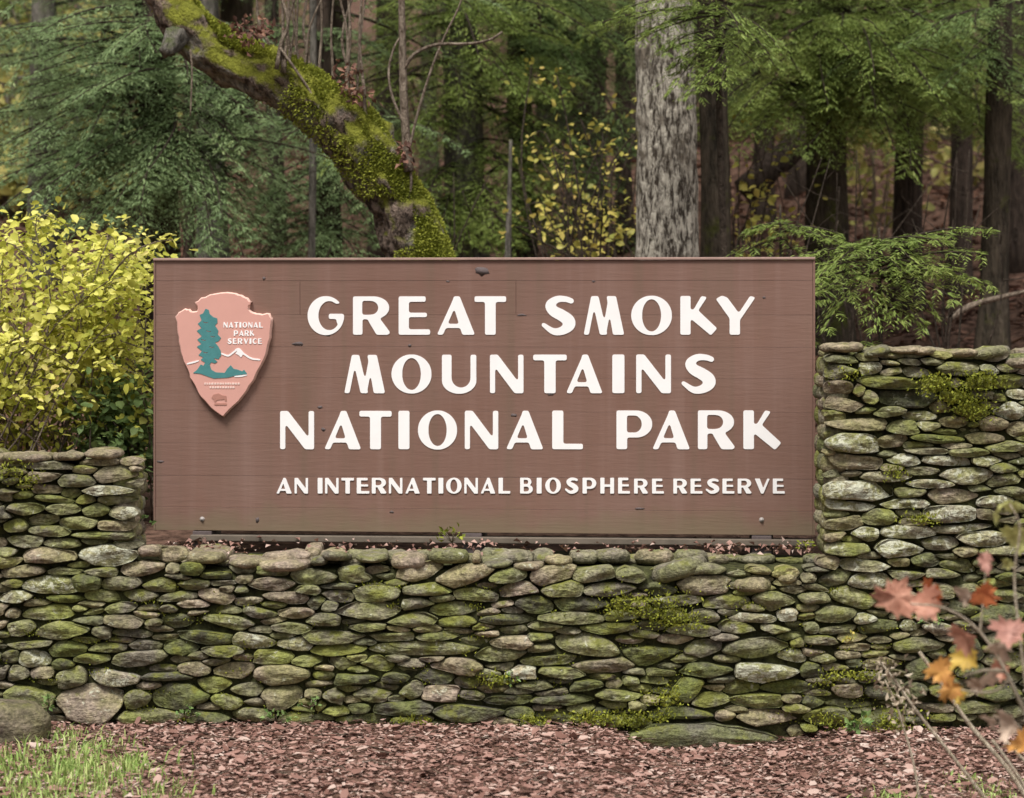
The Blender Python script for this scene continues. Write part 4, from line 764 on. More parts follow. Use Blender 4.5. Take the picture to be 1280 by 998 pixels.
def bare(name, px, d, w, label, bark, H=11, lean=(0, 0), seed=0, group='bare trunks in the forest behind the sign', segs=14, amp=.1, twigs=True):
    """a trunk whose crown is above the picture: a loose crown of autumn leaves high up"""
    g = np.random.default_rng(300 + seed); b = gpos(px, d); r = w / F * d / 2
    t = empty(name, b); tag(t, label, 'tree', group)
    obj('trunk', trunk_mesh(b, H, r * 1.1, lean, segs, amp, M[bark], seed), t)
    bag, limbs = Bag(), Bag()
    if H < 3: return t                       # a snag without a crown
    for k in range(16):
        z = H * g.uniform(.78, 1.0); az = g.uniform(0, 6.28); L = g.uniform(1.2, 2.6); o = np.array([lean[0] * z, lean[1] * z, z])
        e = o + np.array([math.cos(az) * L, math.sin(az) * L, L * g.uniform(.1, .8)]); mid = (o + e) / 2 + g.normal(0, .12, 3)
        limbs.add(*tube(curve_pts([o, mid, e], 7), np.linspace(.035, .008, 7), 5, close=False))
        n = 170; s = g.uniform(.25, 1.05, n); p = o + (e - o) * s[:, None] + g.normal(0, .32, (n, 3))
        bag.add(*leaves(p, rdir(n, g), rdir(n, g) + np.array([0, 0, 1]), g.uniform(.08, .16, n), g.uniform(.06, .11, n)))
    obj('limb', limbs.mesh('limb', M[bark], True), t); obj('crown', bag.mesh('crown', M['yellow']), t)
    return t

# -- the mossy tree that leans left across the forest edge
D1 = 14.4
lp = [(560, 520, 0), (548, 400, 0), (530, 330, 0), (507, 272, 0), (472, 212, 0), (425, 153, 0), (362, 108, .05), (296, 78, .1), (243, 45, .1), (214, 0, .1), (196, -70, .1), (185, -260, .2), (170, -520, .4)]
pth = [P(a, b, D1 + c) for a, b, c in lp]; base1 = gpos(560, D1); pth[0] = base1 - np.array([0, 0, .15])
wid = np.interp(np.linspace(0, 12, 130), range(13), [98, 76, 70, 72, 76, 76, 66, 64, 58, 52, 46, 36, 14]) / F * D1 / 2
lean_tree = empty('leaning_tree', base1); tag(lean_tree, 'moss-covered tree leaning far to the left behind the sign, sprouting upright shoots', 'tree')
cpath = curve_pts(pth, 130)
v, f = tube(cpath - base1, wid, 48, .22, 15, 3, True, .55); obj('trunk', mesh('trunk', v, f, M['bark_lean'], True), lean_tree)
tn = norm(np.gradient(cpath, axis=0))
# broken stub at the bend
st = [P(228, 40, D1 + .05), P(216, 54, D1 - .06), P(204, 66, D1 - .12)]
v, f = tube(curve_pts(st, 8) - base1, [.07, .066, .06, .055, .052, .05, .046, .03], 18, .6, 40, 8); obj('broken_stub', mesh('broken_stub', v, f, M['bark_grey'], True), lean_tree)
# moss coat on the upper side
mo = Bag(); nm = 60000; k = rng.uniform(17, 115, nm); i0 = k.astype(int); c0 = cpath[i0] + (cpath[np.minimum(i0 + 1, 129)] - cpath[i0]) * (k - i0)[:, None]; t0 = tn[i0]
upv = norm(np.array([.25, -.55, .8]) - t0 * (t0 @ np.array([.25, -.55, .8]))[:, None]); sdv = np.cross(t0, upv); a = rng.normal(0, .95, nm); rv = upv * np.cos(a)[:, None] + sdv * np.sin(a)[:, None]
keep = vnoise(c0 * 3.2 + rv * .8, 21) > -.42 + .27 * np.abs(a); c0, rv, t0, i1 = c0[keep], rv[keep], t0[keep], i0[keep]; n = len(c0)
mo.add(*leaves(c0 + rv * (wid[i1] * rng.uniform(.98, 1.06, n))[:, None] - base1, rv + rdir(n) * .9, rdir(n), rng.uniform(.012, .030, n), rng.uniform(.007, .014, n), .1))
mo_o = obj('moss_coat', mo.mesh('moss_coat', M['moss']), lean_tree); mo_o['kind'] = 'stuff'
def twig(pts, w0, w1, d, parent, base, name='shoot', mat='twig', n=16, dd=0):
    p = curve_pts([P(a, b, d + dd * k) for k, (a, b) in enumerate(pts)], n) - base; s = d / F / 2
    v, f = tube(p, np.linspace(w0 * s, w1 * s, n), 6); return obj(name, mesh(name, v, f, M[mat], True), parent)
twig([(511, 215), (509, 190), (505, 130), (503, 60), (502, 0), (500, -90), (503, -220)], 13, 6, D1 - .15, lean_tree, base1)
for pts, w0, w1 in (([(505, 86), (518, 68), (545, 56), (585, 55), (612, 50), (628, 40)], 5, 3), ([(507, 160), (490, 120), (486, 88), (492, 62), (499, 48)], 4, 2.5), ([(511, 190), (520, 150), (538, 90), (556, 45), (574, 8), (590, -40)], 4, 2),
                    ([(512, 200), (514, 230), (508, 260), (500, 290)], 4, 2), ([(238, 62), (240, 90), (238, 145)], 3, 2), ([(350, 60), (385, 110), (398, 135)], 4, 2)):
    twig(pts, w0, w1, D1 - .16, lean_tree, base1)
for k in range(17):
    x = rng.uniform(335, 462); y = np.interp(x, [335, 380, 425, 470], [85, 108, 140, 195]) - 4; b1 = rng.normal(0, 12); b2 = b1 + rng.normal(4, 18)
    twig([(x, y), (x + b1 * .4, y * .62), (x + b1, y * .25), (x + b2, -60), (x + b2 * 1.2, -150)], rng.uniform(3, 6.5), 1.6, D1 + rng.uniform(-.15, .15), lean_tree, base1)
lb = Bag()
for cx_, cy_, w_, h_, n in ((315, 40, 34, 17, 130), (432, 95, 16, 30, 60), (505, 190, 10, 14, 40), (450, 120, 18, 10, 30)):
    p = np.stack([P(rng.normal(cx_, w_ * .5), rng.normal(cy_, h_ * .5), D1 - .2 + rng.normal(0, .07)) for _ in range(n)]) - base1
    lb.add(*leaves(p, rdir(n) + np.array([0, 0, -.4]), rdir(n), rng.uniform(.025, .06, n), rng.uniform(.015, .035, n), .5))
obj('dead_leaves', lb.mesh('dead_leaves', M['litter_far']), lean_tree)['kind'] = 'stuff'

# -- pale straight trunk and its dark neighbour
bp = gpos(835, 16.0); pale = empty('pale_tree', bp); tag(pale, 'thick straight tree trunk with pale flaky bark right of centre behind the sign', 'tree')
r0 = 73 / F * 16 / 2
z = np.linspace(-.3, 9.5, 150); path = np.stack([-.012 * z + .015 * np.sin(z), 0 * z, z], -1); rad = r0 * np.interp(z, [-.3, 0, .5, 1.5, 5, 9.5], [1.7, 1.45, 1.2, 1.04, .86, .5])
v, f = tube(path, rad, 64, .055, 20, 4, True, .28); obj('trunk', mesh('trunk', v, f, M['bark_pale'], True), pale)
g = np.random.default_rng(5); bag, limbs = Bag(), Bag()
for q in range(18):
    zz = g.uniform(7.2, 9.4); az = g.uniform(0, 6.28); L = g.uniform(1.4, 2.8); o = np.array([-.012 * zz, 0, zz]); e = o + np.array([math.cos(az) * L, math.sin(az) * L, L * g.uniform(.1, .7)])
    limbs.add(*tube(curve_pts([o, (o + e) / 2 + g.normal(0, .1, 3), e], 7), np.linspace(.05, .01, 7), 6, close=False)); n = 180
    bag.add(*leaves(o + (e - o) * g.uniform(.2, 1.05, n)[:, None] + g.normal(0, .33, (n, 3)), rdir(n, g), rdir(n, g) + np.array([0, 0, 1]), g.uniform(.08, .15, n), g.uniform(.06, .1, n)))
obj('limb', limbs.mesh('limb', M['bark_grey'], True), pale); obj('crown', bag.mesh('crown', M['yellow']), pale)
bare('dark_tree', 886, 16.9, 36, 'dark mossy trunk standing tight against the right side of the pale trunk', 'bark_moss', 12, (-.004, 0), 1)

# -- hemlocks with boughs in view
hemlock('hemlock_tree', 196, 17.6, 44, 'big hemlock with blue-green boughs filling the upper left', 11, 'bark_dark', 'hemb', (-.02, 0), 1.7, 2.5, .6, 1,
        spec=[(215, 70, 20, 100, -.8), (210, 150, 0, 235, -1.0), (210, 130, 330, 215, -.9), (205, 165, 80, 275, -.9), (200, 110, -40, 150, .2), (230, 190, 345, 260, -.6), (200, 40, 60, 40, -.9), (205, 80, 120, 170, -1.2), (215, 215, 330, 305, -.5), (210, 215, 150, 300, -1.2), (200, 10, 30, -10, -.5), (225, 100, 300, 130, -1.0),
              (200, 150, 100, 190, -1.1), (215, 100, 120, 110, -1.6), (220, 160, 180, 250, -1.6), (230, 230, 300, 320, -1.2), (200, 240, 100, 290, -1.4), (190, 200, 60, 260, -1.5), (215, 60, 280, 60, -.8), (235, 140, 300, 180, -1.0), (205, 30, 140, 60, -1.5), (190, 190, 20, 215, -.7), (215, 180, 260, 290, -1.1), (180, 60, -30, 60, -.5), (190, 120, 40, 170, -1.0)])
hemlock('hemlock_tree', 577, 19.5, 46, 'hemlock with a greyish trunk behind the upright shoot of the leaning tree', 11, 'bark_grey', 'hemy', (.0, 0), 1.8, 2.2, .75, 2,
        spec=[(590, 90, 690, 130, -.9), (590, 120, 720, 180, -.7), (585, 180, 680, 250, -.9), (570, 150, 470, 200, -.8), (570, 210, 490, 290, -.8), (590, 230, 640, 300, -1.1), (570, 30, 460, 60, -.6), (590, 200, 720, 240, -.5), (580, 250, 560, 320, -1.0), (590, 30, 700, 40, -.7), (580, 60, 640, 110, -1.2), (575, 110, 520, 160, -1.1), (575, 280, 620, 320, -1.1), (570, 240, 520, 330, -1.0), (580, 0, 640, 20, -1.2), (570, 0, 480, 10, -1.0)])
hemlock('hemlock_tree', 655, 21, 30, 'slim dark hemlock between the leaning tree and the pale trunk', 11, 'bark_dark', 'hem', (.0, 0), 2.2, 2.4, .8, 3,
        spec=[(660, 30, 800, 60, -1.2), (660, 60, 780, 110, -1.0), (660, 110, 760, 190, -1.2), (650, 140, 560, 200, -1.0), (660, 10, 560, 30, -1.0), (660, 190, 760, 260, -1.2), (650, 200, 590, 300, -1.3), (660, 0, 740, 20, -1.4), (660, 40, 720, 90, -1.6), (655, 90, 600, 130, -1.5), (660, 150, 700, 230, -1.8), (655, 240, 700, 310, -1.8), (650, 260, 600, 320, -1.6), (665, 20, 830, 110, -1.8), (660, -20, 800, 10, -1.5), (650, -20, 570, -10, -1.4)])
hemlock('hemlock_tree', 1040, 19, 50, 'stout dark mossy hemlock trunk midway between the pale trunk and the right edge', 11, 'bark_moss', 'hemy', (.006, 0), 2.4, 2.6, .75, 4,
        spec=[(1040, 40, 890, 90, -1.1), (1040, 100, 900, 150, -1.3), (1045, 30, 1190, 70, -1.1), (1050, 90, 1230, 130, -1.2), (1050, 60, 1110, 180, -1.4), (1030, 10, 880, 20, -.8), (1030, 120, 940, 150, -1.4), (1050, 0, 1130, 20, -1.3), (1035, 60, 960, 120, -1.6), (1055, 130, 1140, 170, -1.4), (1040, -20, 930, 0, -1.2), (1045, -20, 1160, 0, -1.2), (1030, 60, 870, 110, -2.0), (1035, 100, 930, 130, -2.0), (1050, 70, 1160, 110, -2.2), (1045, 20, 1090, 90, -2.2), (1030, 30, 960, 60, -1.6), (1035, 150, 1000, 190, -1.5)])
hemlock('hemlock_tree', 1140, 20.5, 34, 'dark hemlock left of the two slimmer trunks at the right', 11, 'bark_dark', 'hemy', (0, 0), 2.6, 2.4, .8, 5,
        spec=[(1150, 60, 1280, 90, -1.2), (1145, 90, 1260, 160, -1.4), (1150, 20, 1290, 30, -1.0), (1135, 40, 1040, 90, -1.3), (1150, 110, 1250, 190, -1.8), (1135, 110, 1060, 170, -1.5), (1150, 140, 1235, 185, -2.0), (1145, 0, 1230, 10, -1.6), (1140, -20, 1060, 0, -1.4), (1150, 70, 1290, 120, -1.9), (1150, 40, 1220, 100, -2.2), (1160, 90, 1220, 150, -2.4), (1135, 70, 1080, 130, -1.9)])
hemlock('hemlock_tree', 1243, 17.8, 32, 'dark hemlock trunk rising just behind the far right end of the wall', 10, 'bark_moss', 'hem', (0, 0), 2.5, 2.0, .7, 6,
        spec=[(1240, 60, 1180, 110, -.8), (1250, 90, 1310, 130, -.4), (1240, 20, 1160, 40, -.9)])
hemlock('hemlock_tree', 1195, 22, 26, 'thin dark trunk between the two hemlocks nearest the right edge', 10, 'bark_dark', 'hem', (0, 0), 2.0, 2.0, .9, 7)
hemlock('hemlock_tree', 403, 18.6, 32, 'short-boughed dark hemlock under the bend of the leaning tree', 10, 'bark_dark', 'hemb', (0, 0), 1.5, 1.8, .5, 8,
        spec=[(400, 240, 300, 300, -.7), (400, 200, 320, 240, -.8), (405, 230, 470, 300, -.8), (400, 270, 350, 330, -.9), (400, 150, 330, 190, -.9), (405, 180, 450, 250, -1.0), (400, 290, 320, 330, -1.0), (405, 290, 450, 330, -1.0), (400, 60, 330, 40, -.4), (405, 40, 470, 60, -.4)])
hemlock('hemlock_tree', 345, 21, 18, 'very thin dark hemlock left of the short-boughed one under the leaning tree', 10, 'bark_dark', 'hemb', (0, 0), 1.6, 1.9, .5, 9)
hemlock('hemlock_tree', 60, 20, 34, 'pale blue-green hemlock at the far left edge of the forest', 11, 'bark_grey', 'hemb', (0, 0), 1.8, 2.4, .6, 10,
        spec=[(60, 90, 140, 150, -1.0), (55, 130, -20, 190, -1.0), (60, 60, 160, 90, -1.0), (60, 170, 150, 230, -1.0), (60, 30, -30, 60, -1.0)])
hemlock('hemlock_tree', 960, 23.5, 24, 'dim slender hemlock behind the dark neighbour of the pale trunk', 10.5, 'bark_dark', 'hem', (0, 0), 1.6, 2.3, 1.1, 11)
hemlock('hemlock_tree', 735, 24, 40, 'dim hemlock trunk deep in shade left of the pale trunk', 11, 'bark_dark', 'hem', (0, 0), 2.6, 2.4, .9, 12)
hemlock('hemlock_tree', 480, 23, 34, 'dim hemlock trunk deep in shade under the upright shoots', 11, 'bark_dark', 'hemb', (0, 0), 1.8, 2.5, .6, 13)
hemlock('hemlock_tree', 905, 15.3, 10, 'slight hemlock whose boughs cross the top of the pale trunk', 5.5, 'branch', 'hemy', (0, 0), 4.0, 1.0, .6, 15, group=None,
        spec=[(905, 20, 800, 50, -.3), (905, 0, 780, 10, -.3), (905, 60, 880, 110, -.4), (908, 30, 960, 80, -.3), (905, 50, 850, 75, -.4)])
# young hemlock behind the right end of the wall
hemlock('young_hemlock', 1090, 13.6, 8, 'young light-green hemlock leaning over the wall between the sign and the right edge', 1.6, 'branch', 'hemy', (0, 0), .5, .7, .35, 14, group=None, cat='young tree', rpt=2,
        spec=[(1090, 335, 1000, 365, -.3), (1090, 315, 1250, 282, -.2), (1095, 345, 1190, 372, -.4), (1085, 312, 985, 325, -.1), (1090, 300, 1140, 325, -.4), (1095, 345, 1215, 345, -.3), (1085, 345, 1040, 405, -.3), (1095, 360, 1150, 405, -.3), (1090, 320, 1055, 300, -.2), (1090, 305, 1180, 300, -.3), (1080, 330, 1025, 345, -.4), (1090, 360, 1095, 405, -.4), (1095, 335, 1235, 315, -.3)])
hemlock('young_hemlock', 985, 14.6, 7, 'thin light-green hemlock spray above the upper right corner of the sign', 1.7, 'branch', 'hemy', (0, 0), .9, .6, .3, 16, group=None, cat='young tree', rpt=2,
        spec=[(985, 300, 925, 318, -.2), (985, 285, 1050, 292, -.2), (985, 310, 1040, 335, -.3), (985, 280, 945, 285, -.2), (990, 320, 1030, 370, -.3)])
# other trunks
bare('slim_tree', 262, 19.5, 34, 'pale greenish trunk half hidden by the left hemlock boughs', 'bark_grey', 12, (0, 0), 2)
bare('slim_tree', 239, 18.8, 12, 'thin blackish trunk beside the pale greenish one at the left', 'bark_dark', 12, (.01, 0), 3)
bare('slim_tree', 130, 27, 60, 'broad brown trunk far back at the upper left', 'bark_grey', 12, (0, 0), 4)
bare('slim_tree', 642, 17.6, 10, 'slender pale broken stem just above the middle of the sign', 'bark_grey', 1.45, (0, 0), 5)
bare('slim_tree', 388, 17.2, 9, 'thin whitish stem under the leaning tree above the sign', 'bark_grey', 12, (-.01, 0), 6)
bare('slim_tree', 1005, 26, 34, 'far dark trunk seen between the pale trunk and the stout mossy hemlock', 'bark_dark', 12, (.0, 0), 7)
bare('slim_tree', 1100, 28, 40, 'far brown trunk seen right of the stout mossy hemlock', 'bark_dark', 12, (0, 0), 8)
bare('slim_tree', 30, 30, 40, 'far brown trunk at the upper left corner', 'bark_grey', 12, (.02, 0), 9)
bare('slim_tree', 785, 22, 18, 'thin dark trunk close beside the left edge of the pale trunk', 'bark_dark', 12, (0, 0), 10)
bare('slim_tree', 1275, 23, 38, 'dark trunk cut by the right edge of the picture', 'bark_dark', 12, (0, 0), 11)
# the forest goes on behind: copies of the hemlocks farther up the slope
protos = [o for o in COL.objects if o.name.startswith('hemlock_tree') and o.type == 'EMPTY'][1:6]
for k, (px, d, lab) in enumerate(((-60, 25, 'past the left edge of the picture'), (150, 31, 'behind the broad brown trunk at the upper left'), (300, 27, 'behind the bend of the leaning tree'), (420, 30, 'behind the upright shoots of the leaning tree'), (540, 27, 'just left of the greyish hemlock trunk'),
        (690, 30, 'behind the yellow sapling'), (800, 28, 'hidden behind the left edge of the pale trunk'), (930, 31, 'behind the dark neighbour of the pale trunk'), (1060, 33, 'behind the stout mossy hemlock'), (1180, 29, 'behind the two slimmer trunks at the right'), (1330, 25, 'past the right edge of the picture'),
        (560, 36, 'highest up the slope above the sign\'s middle'), (250, 37, 'highest up the slope above the arrowhead emblem'), (860, 38, 'highest up the slope behind the pale trunk'), (1120, 38, 'highest up the slope at the right'), (20, 36, 'highest up the slope at the upper left corner'))):
    c = copy_tree(protos[k % 5], gpos(px, d), rng.uniform(0, 6.28), rng.uniform(.95, 1.2))
    tag(c, 'distant shaded hemlock ' + lab, 'tree', 'distant hemlocks up the slope')

# fallen log on the slope
lg = [P(930, 240, 21.5), P(975, 200, 21.6), P(1020, 160, 21.8)]; b0 = (lg[0] + lg[2]) / 2
v, f = tube(curve_pts(lg, 14) - b0, 34 / F * 21.5 / 2, 14, .15, 8, 6); o = obj('fallen_log', mesh('fallen_log', v, f, M['bark_dark'], True), None, b0); tag(o, 'dark fallen log slanting up the slope right of the pale trunk', 'log')
# pale dead branches on the bank behind the right wall
for pts, lab in (([(1185, 400), (1215, 382), (1250, 372), (1300, 360)], 'pale dead branch lying on the bank at the right edge'),):
    pp_ = curve_pts([P(a, b, 17) for a, b in pts], 14); v, f = tube(pp_ - pp_[0], np.linspace(.03, .012, 14), 7, .12, 20, 2); o = obj('dead_branch', mesh('dead_branch', v, f, M['twig'], True), None, pp_[0]); tag(o, lab, 'branch')

# -- shrubs
def shrub(name, label, base, stems, mat, leafmat, cat='shrub', group=None):
    t = empty(name, base); tag(t, label, cat, group); b = Bag(); lf = Bag()
    for pts, w0, w1, nl, spread, size in stems:
        p = curve_pts(pts, 14) - base; b.add(*tube(p, np.linspace(w0, w1, 14), 5))
        if not nl: continue
        s = rng.uniform(.25, 1.03, nl) * 13; i = np.minimum(s.astype(int), 12); q = p[i] + (p[i + 1] - p[i]) * (s - i)[:, None] + rng.normal(0, 1, (nl, 3)) * np.array([spread, spread, spread * .62])
        L = rng.uniform(.4, 1.5, nl) * size; d = rdir(nl); d[:, 2] = d[:, 2] * .5 - .25
        lf.add(*round_leaves(q, d, rdir(nl) * .7 + np.array([0, -.25, .9]), L, L * rng.uniform(.55, .85, nl), .14, .12))
    obj('stem', b.mesh('stem', M[mat], True), t); obj('foliage', lf.mesh('foliage', M[leafmat]), t); return t
bs = gpos(70, 13.1); stems = []
for k in range(92):
    tx, ty = rng.uniform(-130, 205), rng.uniform(275, 560); lim = np.interp(tx, [-130, 0, 60, 110, 160, 190, 218], [255, 262, 268, 285, 300, 300, 315])
    if ty < lim: ty = lim + rng.uniform(0, 60)
    if tx > 95 and ty > 465: ty = rng.uniform(330, 465)
    if ty > 315: tx = min(tx, rng.uniform(120, 172))
    dd = rng.uniform(-.35, .9); e = P(tx, ty, 13.1 + dd); o = bs + rng.normal(0, .15, 3) * np.array([3.5, 1, 0]); m = (o + e) / 2 + np.array([rng.normal(0, .15), 0, .22])
    stems.append(([o, m, e, e + np.array([rng.normal(.08, .16), rng.normal(-.05, .1), -.05])], .006, .0015, 92, .08, .044))
stems.append(([P(120, 370, 13), P(160, 320, 12.8), P(195, 303, 12.7), P(218, 300, 12.7)], .006, .003, 40, .035, .048))
shrub('yellow_shrub', 'bushy yellow-green shrub spilling over the low left end of the wall', bs, stems, 'twig', 'shrub')
# dark evergreen tangle below it, beside the sign's left edge
bd = gpos(165, 13.5); stems = []
for k in range(40):
    e = P(rng.uniform(105, 182), rng.uniform(465, 575), 13.0 + rng.uniform(-.2, .5)); stems.append(([bd, (bd + e) / 2 + np.array([0, 0, .1]), e], .006, .002, 70, .10, .05))
shrub('dark_shrub', 'dark green low shrub in the gap between the yellow-green shrub and the sign', bd, stems, 'branch', 'hem')
by = gpos(745, 17.2); stems = []
for k in range(26):
    e = P(rng.uniform(640, 812), rng.uniform(70, 305), 17.3 + rng.uniform(-.6, 1.2)); stems.append(([by, (by + e) / 2 + np.array([rng.normal(0, .2), 0, .15]), e, e + np.array([rng.normal(0, .25), 0, -.06])], .010, .003, 24, .09, .05))
shrub('yellow_sapling', 'open sapling with scattered yellow leaves just left of the pale trunk', by, stems, 'branch', 'yellow', 'sapling')
by = gpos(935, 18.2); stems = []
for k in range(16):
    e = P(rng.uniform(905, 1000), rng.uniform(95, 290), 18 + rng.uniform(-.4, .4)); stems.append(([by, (by + e) / 2 + np.array([rng.normal(0, .15), 0, .1]), e], .009, .003, 16, .10, .06))
shrub('yellow_sapling', 'thin sapling with few yellow leaves just right of the pale trunk pair', by, stems, 'branch', 'yellow', 'sapling')
for px, d, lab in ((20, 23, 'pale gold understory tree showing through the upper left hemlock boughs'), (120, 25, 'pale gold understory tree beside the broad brown trunk at the upper left'), (1085, 23, 'pale gold understory tree right of the stout mossy hemlock'), (1210, 25, 'pale gold understory tree high at the right')):
    by = gpos(px, d); stems = []
    for k in range(26 if px < 500 else 6):
        e = P(px + rng.uniform(-110, 110) * (1 if px < 500 else .5), rng.uniform(-120, 240), d + rng.uniform(-.8, .8)); stems.append(([by, (by + e) / 2 + np.array([rng.normal(0, .25), 0, .2]), e], .014, .004, 44, .22, .12))
    shrub('understory_tree', lab, by, stems, 'twig', 'palegold', 'tree')
# bare brown brush on the slope behind the right end of the wall
for px, lab in ((985, 'leafless brown brush beside the sign\'s upper right corner'), (1070, 'leafless brown brush in front of the stout mossy hemlock'), (1190, 'leafless brown brush behind the right end of the wall'), (560, 'leafless brown brush low behind the middle of the sign'), (700, 'leafless brown brush under the yellow sapling')):
    b = gpos(px, 16.2 + rng.uniform(0, 1.2)); t = empty('bare_brush', b); tag(t, lab, 'brush', 'bare brush on the slope'); bag = Bag(); d = b[1] - CY
    for k in range(8):
        e = P(px + rng.normal(0, 45), rng.uniform(170, 330), d + rng.normal(0, .3)) - b; m = e * .5 + rng.normal(0, .12, 3)
        p = curve_pts([np.zeros(3) + rng.normal(0, .05, 3) * np.array([1, 1, 0]), m, e], 10); bag.add(*tube(p, np.linspace(.010, .003, 10), 4))
        for _ in range(3):
            j = rng.integers(3, 9); q = p[j] + np.array([rng.normal(0, .25), rng.normal(0, .15), rng.uniform(.05, .3)]); bag.add(*tube(curve_pts([p[j], (p[j] + q) / 2 + rng.normal(0, .04, 3), q], 6), np.linspace(.005, .002, 6), 3))
    obj('twigs', bag.mesh('twigs', M['branch'], True), t)['kind'] = 'stuff'

# ---------------------------------------------------------------- fallen leaves, grass, weeds
def litter(name, n, xr_, yr_, size, mat, label, lift=.012, dens=None):
    x = rng.uniform(*xr_, n); y = rng.uniform(*yr_, n)
    if dens is not None: k = dens(x, y) > rng.uniform(0, 1, n); x, y = x[k], y[k]; n = len(x)
    z = gz(x, y) + rng.uniform(.0, lift, n); L = rng.uniform(.5, 1.3, n) * size
    d = rdir(n); d[:, 2] *= .16; N = rdir(n) * .32 + np.array([0, 0, 1.0]); D = norm(d); S = norm(np.cross(D, N)); U = np.cross(S, D); p = np.stack([x, y, z], -1)
    W = L * rng.uniform(.32, .75, n); c1, c2 = rng.uniform(-.12, .5, n), rng.uniform(-.2, .4, n); sk = rng.normal(0, .18, n); tw = rng.normal(0, .35, n)
    def pt(t, w):                            # along the midrib, across the blade: cupped and twisted
        h = c1 * (w * W) ** 2 / W * 2.2 + c2 * (t * L) ** 2 / L * 1.6 + tw * t * w * W
        return p + D * (t * L)[:, None] + S * (w * W + sk * L * t * t)[:, None] + U * h[:, None]
    j = lambda m: m * rng.uniform(.75, 1.25, n)
    v = np.stack([pt(-.5 + 0 * x, 0 * x), pt(-.22 + 0 * x, -j(.42)), pt(-.2 + 0 * x, 0 * x), pt(-.22 + 0 * x, j(.42)), pt(.16 + 0 * x, -j(.4)), pt(.14 + 0 * x, 0 * x), pt(.16 + 0 * x, j(.4)), pt(.5 + 0 * x, 0 * x)], 1).reshape(-1, 3)
    i = np.arange(n)[:, None] * 8; f = [np.concatenate([i + np.array([q]) for q in ((0, 2, 1), (0, 3, 2), (4, 5, 7), (5, 6, 7))]), np.concatenate([i + np.array([q]) for q in ((1, 2, 5, 4), (2, 3, 6, 5))])]
    return tag(obj(name, mesh(name, v, f, M[mat])), label, 'leaf litter', None, 'stuff')
litter('fallen_leaves', 42000, (-3.3, 3.3), (-2.6, .02), .031, 'litter', 'pinkish brown leaf crumbs carpeting the ground in front of the wall', .02)
litter('fallen_leaves', 5000, (-3.3, 3.3), (-2.6, .02), .060, 'litter', 'larger curled brown dead leaves lying over the leaf crumbs before the wall', .03)
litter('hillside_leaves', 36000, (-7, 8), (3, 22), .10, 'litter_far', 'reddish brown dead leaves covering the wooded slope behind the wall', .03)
tb = Bag()
for k in range(420):
    x0, y0 = rng.uniform(-3, 3), rng.uniform(-2.4, -.05); a = rng.uniform(0, 6.28); L = rng.uniform(.04, .16); e = np.array([math.cos(a), math.sin(a), rng.normal(.05, .12)]) * L; o0 = np.array([x0, y0, float(gz(x0, y0)) + rng.uniform(.012, .03)])
    tb.add(*tube(np.array([o0, o0 + e * .5 + rng.normal(0, .006, 3), o0 + e]), [.0022, .002, .0012], 4))
tag(obj('fallen_twigs', tb.mesh('fallen_twigs', M['twig'])), 'thin broken twigs strewn over the dead leaves in front of the wall', 'twigs', None, 'stuff')
def led(x, y): return np.where((x < -1.45) | (x > .95), .95, .3)
def ledge_leaves():
    b = Bag(); n = 900; x = rng.uniform(-1.78, 1.5, n); y = rng.uniform(.2, .8, n); k = led(x, y) > rng.uniform(0, 1, n); x, y = x[k], y[k]; n = len(x)
    p = np.stack([x, y, np.full(n, .79) + rng.uniform(0, .03, n)], -1); d = rdir(n); d[:, 2] *= .4; L = rng.uniform(.018, .042, n)
    b.add(*leaves(p, d, rdir(n) * .6 + np.array([0, 0, 1]), L, L * .7, .3, .2)); return b
tag(obj('ledge_leaves', ledge_leaves().mesh('ledge_leaves', M['litter'])), 'pink dead leaves caught on the ledge under the sign', 'leaf litter', None, 'stuff')
def grass(name, spots, label):
    b = Bag()
    for px, py, w, h, n, L in spots:
        d0 = F * CH / (py - HZ); x = rng.normal((px - CX) / F * d0, w / F * d0 / 2.3, n); y = rng.normal(CY + d0, h, n); y = np.minimum(y, -.12); z = gz(x, y)
        l = rng.uniform(.4, 1.2, n) * L * .8; le = rng.normal(0, .4, (n, 2)); p0 = np.stack([x, y, z], -1); w_ = rng.uniform(.0025, .005, n)[:, None]
        m = p0 + np.stack([le[:, 0] * l * .3, le[:, 1] * l * .3, l * .6], -1); t = p0 + np.stack([le[:, 0] * l * .95, le[:, 1] * l * .95, l * rng.uniform(.55, 1, n)], -1)
        a = rng.uniform(0, 6.28, n); s = np.stack([np.cos(a), np.sin(a), 0 * a], -1) * w_
        v = np.stack([p0 - s, p0 + s, m + s * .8, m - s * .8, t], 1).reshape(-1, 3); i = np.arange(n)[:, None] * 5
        b.add(v, [i + np.array([[0, 1, 2, 3]]), i + np.array([[3, 2, 4]])])
    return tag(obj(name, b.mesh(name, M['grass'])), label, 'grass', None, 'stuff')
grass('grass', [(60, 985, 120, .35, 650, .10), (110, 940, 60, .15, 150, .10), (140, 975, 60, .2, 240, .09), (10, 960, 60, .25, 240, .10), (210, 1000, 50, .15, 80, .08), (30, 1040, 200, .4, 600, .11), (85, 925, 40, .1, 60, .10), (90, 965, 40, .1, 200, .09), (160, 960, 30, .06, 120, .10)], 'tufts of pale green grass at the lower left corner')
grass('grass', [(1060, 995, 60, .12, 240, .05), (1110, 985, 50, .1, 160, .05), (1240, 985, 40, .15, 160, .06), (1010, 1000, 40, .1, 90, .04), (1215, 965, 40, .1, 90, .05)], 'low green grass sprigs at the lower right among the leaves')
